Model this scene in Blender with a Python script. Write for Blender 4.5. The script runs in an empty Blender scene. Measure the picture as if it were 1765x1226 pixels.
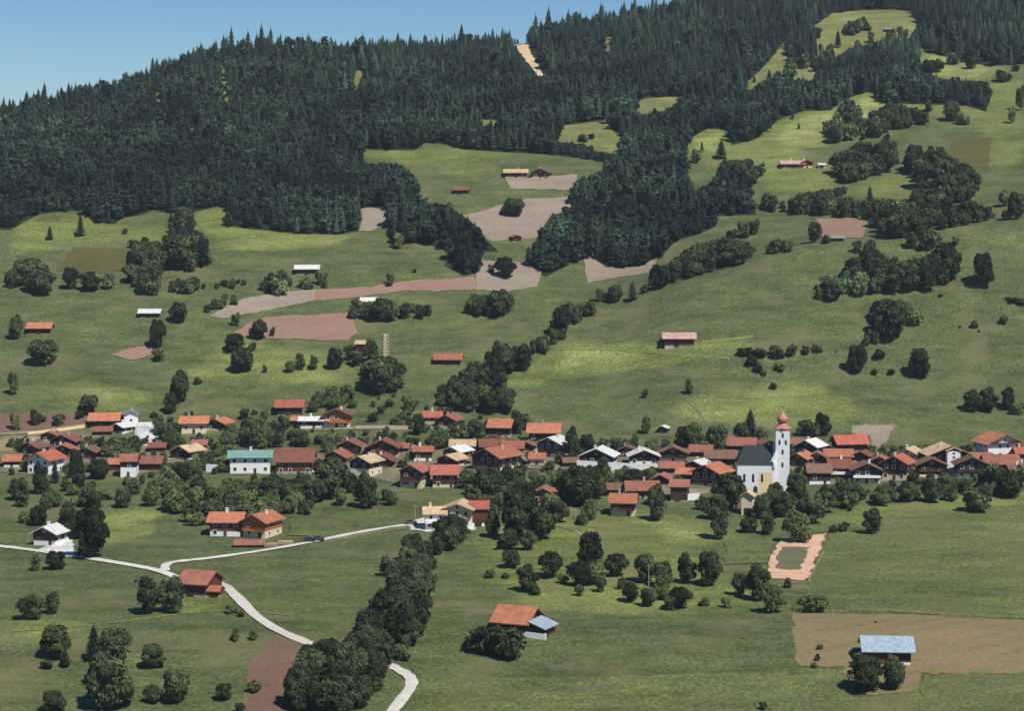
import bpy, math, random
import numpy as np
from mathutils import Vector, Matrix
from mathutils.geometry import delaunay_2d_cdt
R = math.radians
random.seed(7); rng = np.random.default_rng(7)
S = bpy.context.scene; COL = S.collection

# ------------------------------------------------------------------ camera, world, sun, exposure
F, CX, CY, PITCH = 3530.0, 882.5, 613.0, R(4.0)
cam_d = bpy.data.cameras.new('camera'); cam = bpy.data.objects.new('camera', cam_d); COL.objects.link(cam)
cam_d.sensor_width = 36; cam_d.lens = 36*F/1765; cam_d.clip_start = 1; cam_d.clip_end = 20000
cam.location = (0, 0, 0); cam.rotation_euler = (R(90)-PITCH, 0, 0); S.camera = cam
SUN_EL, SUN_AZ = R(54), R(50)
sd = Vector((math.cos(SUN_EL)*math.cos(SUN_AZ), -math.cos(SUN_EL)*math.sin(SUN_AZ), math.sin(SUN_EL)))
W = bpy.data.worlds.new('World'); S.world = W; W.use_nodes = True
nt = W.node_tree; bg = nt.nodes['Background']; sky = nt.nodes.new('ShaderNodeTexSky')
sky.sky_type = 'NISHITA'; sky.sun_disc = False; sky.sun_elevation = SUN_EL
sky.sun_rotation = math.atan2(sd.x, sd.y); sky.altitude = 1200; sky.air_density = 1.0; sky.dust_density = 0.2; sky.ozone_density = 3.0
hs_ = nt.nodes.new('ShaderNodeHueSaturation'); hs_.inputs['Saturation'].default_value = 1.4
nt.links.new(sky.outputs[0], hs_.inputs['Color']); nt.links.new(hs_.outputs[0], bg.inputs['Color']); bg.inputs['Strength'].default_value = 0.075
sl = bpy.data.lights.new('sun', 'SUN'); sun = bpy.data.objects.new('sun', sl); COL.objects.link(sun)
sl.energy = 4.2; sl.angle = R(0.5); sl.color = (1.0, 0.955, 0.88); sun.location = (200, 400, 600)
sun.rotation_euler = sd.to_track_quat('Z', 'Y').to_euler()
S.view_settings.view_transform = 'Standard'; S.view_settings.look = 'None'; S.view_settings.gamma = 1
S.view_settings.exposure = 0.25; S.view_settings.use_curve_mapping = False

# ------------------------------------------------------------------ terrain height field
sp, cp = math.sin(PITCH), math.cos(PITCH)
def zslope(Y):
    v = (Y-CY)/F
    return (-cp*v-sp)/(cp-v*sp)
LOW = [(1300,470),(1226,500),(1090,555),(1000,619),(900,710),(800,811),(745,872)]
def col(mid, ridge):
    return LOW+mid, ridge
COLS = [
 (-900, *col([(600,955),(450,1060),(380,1120),(330,1180)], (270,1300))),
 (0,    *col([(600,958),(450,1060),(380,1115),(300,1210)], (197,1390))),
 (100,  *col([(600,958),(450,1060),(380,1115),(300,1205)], (175,1410))),
 (350,  *col([(600,960),(450,1062),(300,1195),(200,1315)], (96,1480))),
 (700,  *col([(600,962),(450,1064),(300,1185),(200,1310)], (80,1540))),
 (1050, *col([(650,935),(600,955),(500,1020),(450,1075),(300,1185),(200,1305),(100,1460)], (40,1620))),
 (1200, *col([(650,925),(600,940),(480,1000),(440,1060),(300,1185),(200,1305),(100,1450)], (-5,1660))),
 (1400, *col([(650,922),(600,938),(430,1012),(405,1062),(300,1180),(200,1300),(100,1440)], (-60,1740))),
 (1765, *col([(650,920),(600,934),(385,1015),(365,1055),(300,1150),(200,1275),(100,1410)], (-110,1800))),
 (2700, *col([(650,920),(600,934),(385,1015),(365,1055),(300,1150),(200,1275),(100,1410)], (-170,1900))),
]
def axis(lo, hi, st, far_lo, far_hi):
    a = list(np.arange(lo, hi+.01, st)); s = st
    while a[-1] < far_hi: s *= 1.35; a.append(a[-1]+s)
    s = st; b = []
    x = lo
    while x > far_lo: s *= 1.35; x -= s; b.append(x)
    return np.array(b[::-1]+a)
GX = axis(-560, 560, 4, -3500, 3500); GY = axis(440, 1860, 4, -1500, 6000)
def build_height():
    prof = []
    ys = GY
    for X, pts, (Yr, Dr) in COLS:
        P = [(-1500, 120), (0, -8), (240, -124)]+[(D, D*zslope(Y)) for Y, D in pts]
        zr = Dr*zslope(Yr); P += [(Dr, zr), (Dr+60, zr-8), (Dr+400, zr-140), (Dr+1500, zr-260), (7000, zr-300)]
        P = np.array(P); prof.append(np.interp(ys, P[:,0], P[:,1]))
    prof = np.array(prof); xc = np.array([c[0] for c in COLS], float)
    Z = np.zeros((len(GX), len(GY)))
    for j, y in enumerate(ys):
        Xp = CX+F*GX/max(y, 300)*0.995
        Z[:, j] = np.interp(Xp, xc, prof[:, j])
    for _ in range(5):      # smooth the breaks of slope
        Z[1:-1, 1:-1] = (Z[1:-1, 1:-1]*2+Z[:-2, 1:-1]+Z[2:, 1:-1]+Z[1:-1, :-2]+Z[1:-1, 2:])/6
    XX, YY = np.meshgrid(GX, GY, indexing='ij')
    am = np.clip((YY-430)/150, 0, 1)
    n = (np.sin(XX/31+np.sin(YY/47)*1.7)*np.cos(YY/38+XX/90)*1.1+np.sin(XX/13.3+YY/21+1.3)*np.sin(YY/17.1-XX/40)*0.35
         + np.sin(XX/7.1-YY/9.3)*np.cos(YY/6.3+XX/15)*0.10)
    Z += n*am*(0.5+np.clip((YY-850)/200, 0, 1)*1.0)
    return Z
HZ = build_height()
def hgt(x, y):
    i = np.clip(np.searchsorted(GX, x)-1, 0, len(GX)-2); j = np.clip(np.searchsorted(GY, y)-1, 0, len(GY)-2)
    a = (x-GX[i])/(GX[i+1]-GX[i]); b = (y-GY[j])/(GY[j+1]-GY[j])
    return HZ[i,j]*(1-a)*(1-b)+HZ[i+1,j]*a*(1-b)+HZ[i,j+1]*(1-a)*b+HZ[i+1,j+1]*a*b
TT = np.arange(440, 1900, 1.5)
def p2w(X, Y):
    """photo pixel -> point of the ground"""
    v = (Y-CY)/F; den = cp-v*sp
    x = TT*((X-CX)/F)/den; z = TT*(-cp*v-sp)/den
    g = hgt(x, TT); k = np.argmax(g >= z)
    miss = g[k] < z[k]
    if miss: k = int(np.argmin((z-g)/TT))
    if k > 0 and not miss:
        d0 = z[k-1]-g[k-1]; d1 = g[k]-z[k]; t = TT[k-1]+1.5*d0/max(d0+d1, 1e-6)
    else: t = TT[k]
    xx = t*((X-CX)/F)/den
    return Vector((xx, t, float(hgt(np.array(xx), np.array(t)))))
def w2p(x, y, z):
    d = y*cp-z*sp; u = y*sp+z*cp
    return CX+F*x/d, CY-F*u/d, F/d

# ------------------------------------------------------------------ materials
MATS = {}
def newmat(name):
    m = bpy.data.materials.new(name); m.use_nodes = True; MATS[name] = m
    return m, m.node_tree, m.node_tree.nodes['Principled BSDF']
def lin(c): return tuple(((v/255)/12.92 if v/255 <= .04045 else ((v/255+.055)/1.055)**2.4) for v in c)+(1,)
def N(t, k, **kw):
    n = t.nodes.new(k)
    for a, b in kw.items(): setattr(n, a, b)
    return n
def noise(t, vec, scale, detail=4, rough=.6):
    n = N(t, 'ShaderNodeTexNoise'); n.inputs['Scale'].default_value = scale; n.inputs['Detail'].default_value = detail
    n.inputs['Roughness'].default_value = rough; t.links.new(vec, n.inputs['Vector']); return n.outputs['Fac']
def ramp(t, fac, stops):
    r = N(t, 'ShaderNodeValToRGB'); e = r.color_ramp.elements
    while len(e) < len(stops): e.new(.5)
    for i, (p, c) in enumerate(stops): e[i].position = p; e[i].color = c
    t.links.new(fac, r.inputs[0]); return r.outputs[0]
def mix(t, f, a, b, mode='MIX'):
    m = N(t, 'ShaderNodeMix', data_type='RGBA', blend_type=mode)
    for s, v in ((m.inputs[0], f), (m.inputs[6], a), (m.inputs[7], b)):
        if hasattr(v, 'links'): t.links.new(v, s)
        else: s.default_value = v
    return m.outputs[2]
def grey(v): return (v, v, v, 1)
def objrand(t, col_, amt):
    oi = N(t, 'ShaderNodeObjectInfo'); mr = N(t, 'ShaderNodeMapRange')
    mr.inputs[3].default_value = 1-amt; mr.inputs[4].default_value = 1+amt; t.links.new(oi.outputs['Random'], mr.inputs[0])
    hs = N(t, 'ShaderNodeHueSaturation'); t.links.new(mr.outputs[0], hs.inputs['Value'])
    if hasattr(col_, 'links'): t.links.new(col_, hs.inputs['Color'])
    else: hs.inputs['Color'].default_value = col_
    return hs.outputs[0]
def ground_mat(name, cols, stripe=None, bump=.5, fine=.9, big=.012, soft=None):
    k_ = .45 if name.startswith(('plough','garden_soil','striped','dirt','scree')) else .22 if name == 'gravel' else 1
    def gk(v): return grey(1+(v-1)*k_)
    m, t, b = newmat(name)
    g = N(t, 'ShaderNodeNewGeometry').outputs['Position']
    mp_ = N(t, 'ShaderNodeMapping'); mp_.inputs['Scale'].default_value = (.38, 1, 1.5); t.links.new(g, mp_.inputs[0]); gs = mp_.outputs[0]
    c1 = ramp(t, noise(t, g, big, 6, .62), [(.30, cols[0]), (.5, cols[1]), (.70, cols[2])])
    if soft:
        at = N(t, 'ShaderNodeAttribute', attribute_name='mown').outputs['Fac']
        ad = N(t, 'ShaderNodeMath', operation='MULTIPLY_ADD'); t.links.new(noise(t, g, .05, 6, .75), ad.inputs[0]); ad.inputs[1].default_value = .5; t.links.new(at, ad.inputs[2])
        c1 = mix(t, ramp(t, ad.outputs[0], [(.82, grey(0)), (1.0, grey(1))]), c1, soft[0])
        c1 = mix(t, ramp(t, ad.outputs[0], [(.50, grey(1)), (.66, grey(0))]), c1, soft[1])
    c2 = ramp(t, noise(t, gs, .085, 7, .78), [(.3, gk(.55)), (.5, gk(.98)), (.70, gk(1.42))])
    c = mix(t, 1.0, c1, c2, 'MULTIPLY')
    c3 = ramp(t, noise(t, g, fine, 3, .8), [(.3, gk(.40)), (.5, gk(.97)), (.70, gk(1.70))])
    c = mix(t, 1.0, c, c3, 'MULTIPLY')
    vio = ramp(t, noise(t, gs, .22, 4, .7), [(.53, grey(0)), (.68, grey(.42))])
    c = mix(t, vio, c, (cols[1][0]*.95+.03, cols[1][1]*.8+.015, cols[1][2]*1.2+.05, 1))
    c = mix(t, ramp(t, noise(t, g, .045, 3, .5), [(.52, grey(0)), (.68, grey(.55))]), c, cols[3])
    if not soft and name != 'forest_floor':
        ed = N(t, 'ShaderNodeAttribute', attribute_name='edge').outputs['Fac']
        ae = N(t, 'ShaderNodeMath', operation='MULTIPLY_ADD'); t.links.new(noise(t, g, .35, 5, .8), ae.inputs[0]); ae.inputs[1].default_value = 1.6; t.links.new(ed, ae.inputs[2])
        efac = ramp(t, ae.outputs[0], [(.80, grey(1)), (.98, grey(0))])
    if stripe:
        w = N(t, 'ShaderNodeTexWave'); w.inputs['Scale'].default_value = stripe[0]; w.inputs['Distortion'].default_value = 1.2
        w.inputs['Detail'].default_value = 3; w.inputs['Detail Scale'].default_value = 1.5
        mp = N(t, 'ShaderNodeMapping'); mp.inputs['Rotation'].default_value = (0, 0, R(stripe[1])); t.links.new(g, mp.inputs[0]); t.links.new(mp.outputs[0], w.inputs['Vector'])
        c = mix(t, ramp(t, w.outputs['Fac'], [(.35, grey(0)), (.7, grey(stripe[3]))]), c, stripe[2])
    if not soft and name != 'forest_floor': c = mix(t, efac, c, mix(t, 1.0, mix(t, 1.0, (.14,.17,.045,1), c2, 'MULTIPLY'), c3, 'MULTIPLY'))
    t.links.new(c, b.inputs['Base Color']); b.inputs['Roughness'].default_value = .95; b.inputs['Specular IOR Level'].default_value = .1
    bp = N(t, 'ShaderNodeBump'); bp.inputs['Strength'].default_value = bump; bp.inputs['Distance'].default_value = 1.2
    t.links.new(noise(t, g, .7, 5, .75), bp.inputs['Height']); t.links.new(bp.outputs[0], b.inputs['Normal'])
    return m
G = lambda *c: tuple(c)+(1,)
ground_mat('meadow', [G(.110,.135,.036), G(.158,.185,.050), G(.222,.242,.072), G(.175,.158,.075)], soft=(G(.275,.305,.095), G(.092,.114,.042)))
ground_mat('meadow_dark', [G(.090,.112,.036), G(.118,.138,.046), G(.15,.168,.055), G(.14,.13,.065)])
ground_mat('clearing', [G(.13,.155,.048), G(.175,.19,.058), G(.24,.235,.08), G(.18,.165,.08)])
ground_mat('plough_pink', [G(.26,.19,.15), G(.31,.23,.185), G(.35,.265,.21), G(.24,.235,.14)], (.16, 25, G(.22,.22,.13), .45))
ground_mat('plough_red', [G(.29,.155,.12), G(.34,.165,.14), G(.38,.20,.165), G(.29,.20,.15)], (.09, 50, G(.22,.19,.11), .8))
ground_mat('plough_brown', [G(.16,.09,.06), G(.20,.115,.085), G(.24,.14,.10), G(.15,.12,.06)], (.5, 75, G(.14,.10,.06), .6))
ground_mat('plough_olive', [G(.09,.085,.03), G(.12,.10,.035), G(.15,.12,.045), G(.12,.12,.04)], (.3, 0, G(.08,.09,.025), .6))
ground_mat('striped_field', [G(.15,.155,.055), G(.19,.175,.07), G(.24,.19,.09), G(.17,.16,.08)], (.05, 62, G(.27,.165,.11), .6))
ground_mat('garden_soil', [G(.58,.34,.21), G(.66,.41,.27), G(.74,.48,.33), G(.5,.36,.22)])
ground_mat('garden_bed', [G(.04,.06,.03), G(.08,.10,.04), G(.25,.2,.14), G(.1,.12,.05)], (.8, 10, G(.3,.24,.16), .6), fine=1.5)
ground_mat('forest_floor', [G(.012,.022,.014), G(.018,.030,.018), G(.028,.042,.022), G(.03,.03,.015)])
ground_mat('scree', [G(.55,.40,.22), G(.62,.46,.28), G(.7,.54,.36), G(.5,.42,.22)])
ground_mat('limestone', [G(.6,.58,.55), G(.75,.73,.70), G(.82,.8,.78), G(.35,.33,.3)], bump=1)
ground_mat('gravel', [G(.50,.47,.40), G(.58,.55,.475), G(.65,.62,.54), G(.46,.42,.32)], fine=.4, bump=.2)
ground_mat('dirt', [G(.11,.12,.05), G(.20,.17,.11), G(.34,.28,.20), G(.09,.12,.04)], big=.06)
ground_mat('dirt_orange', [G(.22,.18,.09), G(.32,.24,.13), G(.42,.31,.18), G(.18,.2,.08)])

def bld_mat(name, base, var=.18, kind='plaster', rough=.85):
    m, t, b = newmat(name)
    tc = N(t, 'ShaderNodeTexCoord').outputs['Object']
    lo = tuple(v*(.62 if kind != 'plaster' else .86) for v in base)+(1,); hi = tuple(min(v*1.25, .92) for v in base)+(1,)
    c = ramp(t, noise(t, tc, .9 if kind != 'roof' else .55, 5, .7), [(.3, lo), (.55, base+(1,)), (.75, hi)])
    hgt_out = noise(t, tc, 6, 2)
    if kind in ('roof', 'wood', 'metal'):
        w = N(t, 'ShaderNodeTexWave'); w.bands_direction = {'roof': 'Y', 'wood': 'Z', 'metal': 'X'}[kind]
        w.inputs['Scale'].default_value = {'roof': .8, 'wood': .9, 'metal': .55}[kind]; w.inputs['Distortion'].default_value = 1.2 if kind != 'metal' else 0
        w.inputs['Detail'].default_value = 2
        t.links.new(tc, w.inputs['Vector'])
        c = mix(t, .55 if kind != 'metal' else .35, c, ramp(t, w.outputs['Fac'], [(.1, grey(.45)), (.6, grey(1.0))]), 'MULTIPLY')
        hgt_out = w.outputs['Fac']
        if kind == 'roof':
            c = mix(t, ramp(t, noise(t, tc, .35, 4, .7), [(.45, grey(0)), (.66, grey(.78))]), c, (base[0]*.5, base[1]*.6+.012, base[2]*.7+.014, 1))
    else:
        c = mix(t, ramp(t, noise(t, tc, .5, 6, .8), [(.55, grey(0)), (.85, grey(.25))]), c, (base[0]*.55, base[1]*.52, base[2]*.45, 1))
    c = objrand(t, c, var)
    t.links.new(c, b.inputs['Base Color']); b.inputs['Roughness'].default_value = rough
    b.inputs['Specular IOR Level'].default_value = .25
    bp = N(t, 'ShaderNodeBump'); bp.inputs['Strength'].default_value = .35; bp.inputs['Distance'].default_value = .06
    t.links.new(hgt_out, bp.inputs['Height']); t.links.new(bp.outputs[0], b.inputs['Normal'])
bld_mat('white', (.84,.83,.81), .04); bld_mat('cream', (.74,.62,.44), .08); bld_mat('ochre', (.84,.66,.36), .04)
bld_mat('stone', (.45,.42,.38)); bld_mat('pinkstone', (.6,.45,.36))
bld_mat('wood_dark', (.050,.032,.024), .35, 'wood'); bld_mat('wood_brown', (.105,.055,.034), .3, 'wood')
bld_mat('wood_red', (.17,.055,.032), .25, 'wood'); bld_mat('wood_orange', (.55,.20,.06), .1, 'wood'); bld_mat('wood_pale', (.42,.34,.24), .2, 'wood')
bld_mat('r_orange', (.52,.185,.095), .22, 'roof'); bld_mat('r_rust', (.33,.125,.078), .3, 'roof'); bld_mat('r_brown', (.24,.125,.08), .25, 'roof')
bld_mat('r_red', (.46,.13,.08), .2, 'roof'); bld_mat('r_tan', (.68,.46,.26), .12, 'roof'); bld_mat('r_pale', (.72,.70,.66), .08, 'metal', .6)
bld_mat('r_pink', (.60,.36,.31), .08, 'roof'); bld_mat('r_green', (.20,.36,.31), .05, 'metal', .5); bld_mat('r_blue', (.36,.45,.52), .05, 'metal', .5)
bld_mat('r_slate', (.028,.036,.036), .05, 'roof', .7); bld_mat('r_grey', (.30,.26,.22), .2, 'roof')
bld_mat('dome', (.48,.22,.15), .03, 'plaster', .5)
m, t, b = newmat('glass'); b.inputs['Base Color'].default_value = G(.02,.025,.03); b.inputs['Roughness'].default_value = .25
m, t, b = newmat('carpaint'); t.links.new(objrand(t, G(.06,.07,.09), .5), b.inputs['Base Color']); b.inputs['Roughness'].default_value = .3
m, t, b = newmat('rubber'); b.inputs['Base Color'].default_value = G(.02,.02,.02)
def leaf_mat(name, c0, c1, c2, amt=.25, big=(.035,.65,1.35)):
    m, t, b = newmat(name)
    g = N(t, 'ShaderNodeNewGeometry')
    c = ramp(t, noise(t, g.outputs['Position'], .28, 4, .7), [(.3, c0), (.5, c1), (.72, c2)])
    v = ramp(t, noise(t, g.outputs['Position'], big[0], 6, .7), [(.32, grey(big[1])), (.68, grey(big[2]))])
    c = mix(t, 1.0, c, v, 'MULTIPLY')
    c = objrand(t, c, amt)
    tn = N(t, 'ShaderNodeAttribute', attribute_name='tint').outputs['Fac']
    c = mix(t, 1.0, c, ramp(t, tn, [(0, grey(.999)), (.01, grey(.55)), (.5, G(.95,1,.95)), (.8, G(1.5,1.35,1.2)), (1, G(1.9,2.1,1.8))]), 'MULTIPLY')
    t.links.new(c, b.inputs['Base Color']); b.inputs['Roughness'].default_value = .9; b.inputs['Specular IOR Level'].default_value = .08
leaf_mat('leaf', G(.028,.038,.019), G(.052,.066,.030), G(.11,.125,.055), .5)
leaf_mat('leaf_light', G(.060,.080,.030), G(.105,.13,.048), G(.17,.19,.075), .3)
leaf_mat('leaf_forest', G(.014,.026,.018), G(.022,.038,.026), G(.042,.064,.042), big=(.022,.45,1.7))
leaf_mat('needle', G(.011,.021,.015), G(.017,.030,.021), G(.032,.048,.032), big=(.022,.45,1.7))
m, t, b = newmat('bark'); g = N(t, 'ShaderNodeNewGeometry'); t.links.new(ramp(t, noise(t, g.outputs['Position'], 2, 4), [(.3, G(.04,.03,.022)), (.7, G(.10,.08,.06))]), b.inputs['Base Color'])
b.inputs['Roughness'].default_value = .95

# ------------------------------------------------------------------ mesh and object helpers
def mesh_np(name, V, FQ, mats=()):
    """V (n,3); FQ list of (k,3 or 4) int arrays with a material index each"""
    me = bpy.data.meshes.new(name)
    V = np.asarray(V, np.float32); me.vertices.add(len(V)); me.vertices.foreach_set('co', V.ravel())
    loops = np.concatenate([f.ravel() for f, _ in FQ]).astype(np.int32)
    tot = np.concatenate([np.full(len(f), f.shape[1]) for f, _ in FQ]).astype(np.int32)
    mi = np.concatenate([np.full(len(f), k) for f, k in FQ]).astype(np.int32)
    st = np.concatenate([[0], np.cumsum(tot)[:-1]]).astype(np.int32)
    me.loops.add(len(loops)); me.loops.foreach_set('vertex_index', loops)
    me.polygons.add(len(tot)); me.polygons.foreach_set('loop_start', st); me.polygons.foreach_set('loop_total', tot)
    me.polygons.foreach_set('material_index', mi)
    me.update(calc_edges=True); me.validate()
    for k in mats: me.materials.append(MATS[k])
    return me
class MB:
    def __init__(s): s.v = []; s.f = []
    def add(s, vs, fs):
        o = len(s.v); s.v += [tuple(v) for v in vs]; s.f += [tuple(i+o for i in f) for f in fs]; return s
    def box(s, x0, y0, z0, x1, y1, z1, top=None):
        vs = [(x0,y0,z0),(x1,y0,z0),(x1,y1,z0),(x0,y1,z0),(x0,y0,z1),(x1,y0,z1),(x1,y1,z1),(x0,y1,z1)]
        return s.add(vs, [(0,3,2,1),(4,5,6,7),(0,1,5,4),(1,2,6,5),(2,3,7,6),(3,0,4,7)])
    def prism(s, prof, a0, a1, ax='y'):
        """closed profile (u,z) extruded along y (u=x) or along x (u=y)"""
        n = len(prof); f = (lambda u, a, z: (u, a, z)) if ax == 'y' else (lambda u, a, z: (a, u, z))
        vs = [f(u, a0, z) for u, z in prof]+[f(u, a1, z) for u, z in prof]
        fs = [tuple(range(n)), tuple(range(2*n-1, n-1, -1))]+[((i+1) % n, i, i+n, (i+1) % n+n) for i in range(n)]
        if ax == 'x': fs = [tuple(reversed(q)) for q in fs]
        return s.add(vs, fs)
    def lathe(s, prof, n=16, c=(0, 0)):
        vs = []; fs = []
        for r, z in prof:
            for k in range(n): a = 2*math.pi*k/n; vs.append((c[0]+r*math.cos(a), c[1]+r*math.sin(a), z))
        for i in range(len(prof)-1):
            for k in range(n): fs.append((i*n+k, i*n+(k+1) % n, (i+1)*n+(k+1) % n, (i+1)*n+k))
        fs += [tuple(range(n-1, -1, -1)), tuple(range((len(prof)-1)*n, len(prof)*n))]
        return s.add(vs, fs)
    def mesh(s, name, mat):
        me = bpy.data.meshes.new(name); me.from_pydata(s.v, [], s.f); me.update(); me.materials.append(MATS[mat]); return me
    def obj(s, name, mat, parent=None): return link(name, s.mesh(name, mat), parent)
def link(name, data, parent=None):
    o = bpy.data.objects.new(name, data); COL.objects.link(o)
    if parent: o.parent = parent
    return o
def tag(o, label=None, cat=None, group=None, kind=None):
    for k, v in (('label', label), ('category', cat), ('group', group), ('kind', kind)):
        if v: o[k] = v
    return o
def inpoly(x, y, P):
    c = np.zeros(np.shape(x), bool); n = len(P); j = n-1
    for i in range(n):
        xi, yi = P[i]; xj, yj = P[j]
        if yi != yj: c ^= ((yi > y) != (yj > y)) & (x < (xj-xi)*(y-yi)/(yj-yi)+xi)
        j = i
    return c

MAIN = [(-300,395),(20,396),(65,370),(103,365),(147,362),(161,384),(199,386),(209,377),(247,370),(264,362),(291,368),(332,367),(367,357),(394,356),(396,390),(435,395),(480,400),(531,403),(580,405),(618,399),(621,361),(672,357),(672,390),(662,404),(686,424),(717,417),(768,430),(782,434),(765,458),(789,471),(799,477),(820,471),(835,434),(861,434),(833,409),(816,384),(792,370),(772,356),(741,350),(720,343),(717,308),(690,284),(640,282),(600,278),(621,272),(631,257),(714,259),(731,246),(782,249),(792,257),(854,261),(909,264),(964,268),(1025,277),(1060,283),(1056,293),(991,314),(988,362),(950,372),(926,410),(919,470),(943,477),(960,465),(1012,444),(1032,448),(1053,460),(1073,465),(1101,460),(1135,448),(1165,415),(1206,403),(1234,390),(1234,373),(1302,370),(1302,355),(1285,317),(1312,304),(1312,284),(1288,291),(1247,274),(1234,308),(1199,329),(1182,305),(1180,275),(1189,238),(1220,221),(1258,225),(1261,250),(1302,240),(1343,206),(1384,191),(1432,190),(1449,175),(1473,165),(1504,156),(1530,178),(1593,179),(1665,182),(1700,192),(1712,156),(1693,139),(1638,138),(1593,127),(1580,93),(1587,72),(1593,89),(1638,99),(1679,110),(1727,113),(1800,106),(1900,100),(1900,-160),(-300,-160)]
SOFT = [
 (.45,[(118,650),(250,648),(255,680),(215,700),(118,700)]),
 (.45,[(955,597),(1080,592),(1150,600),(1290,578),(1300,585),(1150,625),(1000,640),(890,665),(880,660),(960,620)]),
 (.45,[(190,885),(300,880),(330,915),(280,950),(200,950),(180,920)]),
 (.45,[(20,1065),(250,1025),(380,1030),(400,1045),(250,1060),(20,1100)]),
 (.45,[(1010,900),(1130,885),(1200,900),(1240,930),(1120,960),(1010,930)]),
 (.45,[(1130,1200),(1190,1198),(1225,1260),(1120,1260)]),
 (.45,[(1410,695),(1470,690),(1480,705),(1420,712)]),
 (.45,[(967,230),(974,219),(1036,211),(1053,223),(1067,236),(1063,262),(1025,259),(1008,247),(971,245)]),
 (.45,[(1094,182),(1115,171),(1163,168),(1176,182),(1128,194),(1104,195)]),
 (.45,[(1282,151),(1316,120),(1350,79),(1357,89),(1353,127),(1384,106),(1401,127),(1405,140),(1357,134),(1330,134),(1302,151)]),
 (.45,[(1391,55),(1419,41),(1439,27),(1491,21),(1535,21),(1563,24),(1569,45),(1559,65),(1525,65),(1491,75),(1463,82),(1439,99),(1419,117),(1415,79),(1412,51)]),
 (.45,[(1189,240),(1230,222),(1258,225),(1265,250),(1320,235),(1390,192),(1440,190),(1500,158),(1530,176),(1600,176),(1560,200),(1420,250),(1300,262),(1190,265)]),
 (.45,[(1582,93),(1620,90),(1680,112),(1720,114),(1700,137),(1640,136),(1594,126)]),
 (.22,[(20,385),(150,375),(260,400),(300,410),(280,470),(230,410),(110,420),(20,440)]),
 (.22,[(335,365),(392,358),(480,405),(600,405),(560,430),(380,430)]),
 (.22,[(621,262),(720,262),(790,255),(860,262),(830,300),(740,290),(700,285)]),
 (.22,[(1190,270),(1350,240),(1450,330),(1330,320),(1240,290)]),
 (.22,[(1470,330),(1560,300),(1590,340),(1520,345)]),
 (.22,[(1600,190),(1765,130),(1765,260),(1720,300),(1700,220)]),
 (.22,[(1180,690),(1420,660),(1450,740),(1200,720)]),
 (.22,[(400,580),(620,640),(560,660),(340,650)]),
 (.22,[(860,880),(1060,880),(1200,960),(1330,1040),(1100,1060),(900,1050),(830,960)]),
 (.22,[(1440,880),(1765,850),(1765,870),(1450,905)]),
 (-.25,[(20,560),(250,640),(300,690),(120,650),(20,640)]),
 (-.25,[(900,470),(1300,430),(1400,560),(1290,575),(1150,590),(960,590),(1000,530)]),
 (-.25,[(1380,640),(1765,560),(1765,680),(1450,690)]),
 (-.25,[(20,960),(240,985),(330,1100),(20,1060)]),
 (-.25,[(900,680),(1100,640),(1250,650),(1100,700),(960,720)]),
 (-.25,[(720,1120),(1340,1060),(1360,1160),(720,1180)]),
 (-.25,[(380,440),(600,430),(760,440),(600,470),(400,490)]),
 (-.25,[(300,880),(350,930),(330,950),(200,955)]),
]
SLIVERS = [[(380,112),(392,118),(396,178),(386,180)],[(268,158),(277,160),(278,188),(270,186)],[(324,205),(334,205),(334,230),(325,230)],[(612,122),(622,120),(628,156),(608,158)],[(543,200),(551,198),(549,220),(544,220)],[(826,206),(860,208),(868,220),(830,216)],[(1040,62),(1056,66),(1052,90),(1040,88)],[(1090,70),(1097,72),(1098,90),(1090,88)],[(135,228),(150,226),(150,250),(138,248)]]
SOFT += [(.3, p) for p in SLIVERS]
SCAR = [(878,56),(908,56),(912,75),(925,92),(940,113),(950,135),(930,134),(902,112),(886,86)]
# ------------------------------------------------------------------ ground sheet
def build_ground():
    nx, ny = len(GX), len(GY); XX, YY = np.meshgrid(GX, GY, indexing='ij')
    V = np.stack([XX, YY, HZ], -1).reshape(-1, 3)
    i, j = np.meshgrid(np.arange(nx-1), np.arange(ny-1), indexing='ij'); a = (i*ny+j).ravel()
    Fq = np.stack([a, a+ny, a+ny+1, a+1], -1)
    me = mesh_np('ground', V, [(Fq, 0)], ['meadow']); me.polygons.foreach_set('use_smooth', np.ones(len(me.polygons), bool))
    mw = np.full(XX.shape, .5); P_ = w2p(XX+3*np.sin(YY/7), np.maximum(YY, 300), HZ)
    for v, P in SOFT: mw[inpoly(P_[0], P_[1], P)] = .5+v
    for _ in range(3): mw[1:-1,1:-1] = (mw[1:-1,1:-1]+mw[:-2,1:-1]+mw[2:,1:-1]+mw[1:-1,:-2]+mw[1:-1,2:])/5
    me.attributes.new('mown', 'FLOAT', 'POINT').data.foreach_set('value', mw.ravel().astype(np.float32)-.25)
    tag(link('ground', me), kind='structure')
build_ground()
SHEET = [0]
def densify(P, step):
    out = []
    for k in range(len(P)):
        a, b = P[k], P[(k+1) % len(P)]; n = max(1, int(math.hypot(b[0]-a[0], b[1]-a[1])/step))
        out += [(a[0]+(b[0]-a[0])*q/n, a[1]+(b[1]-a[1])*q/n) for q in range(n)]
    return out
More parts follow.
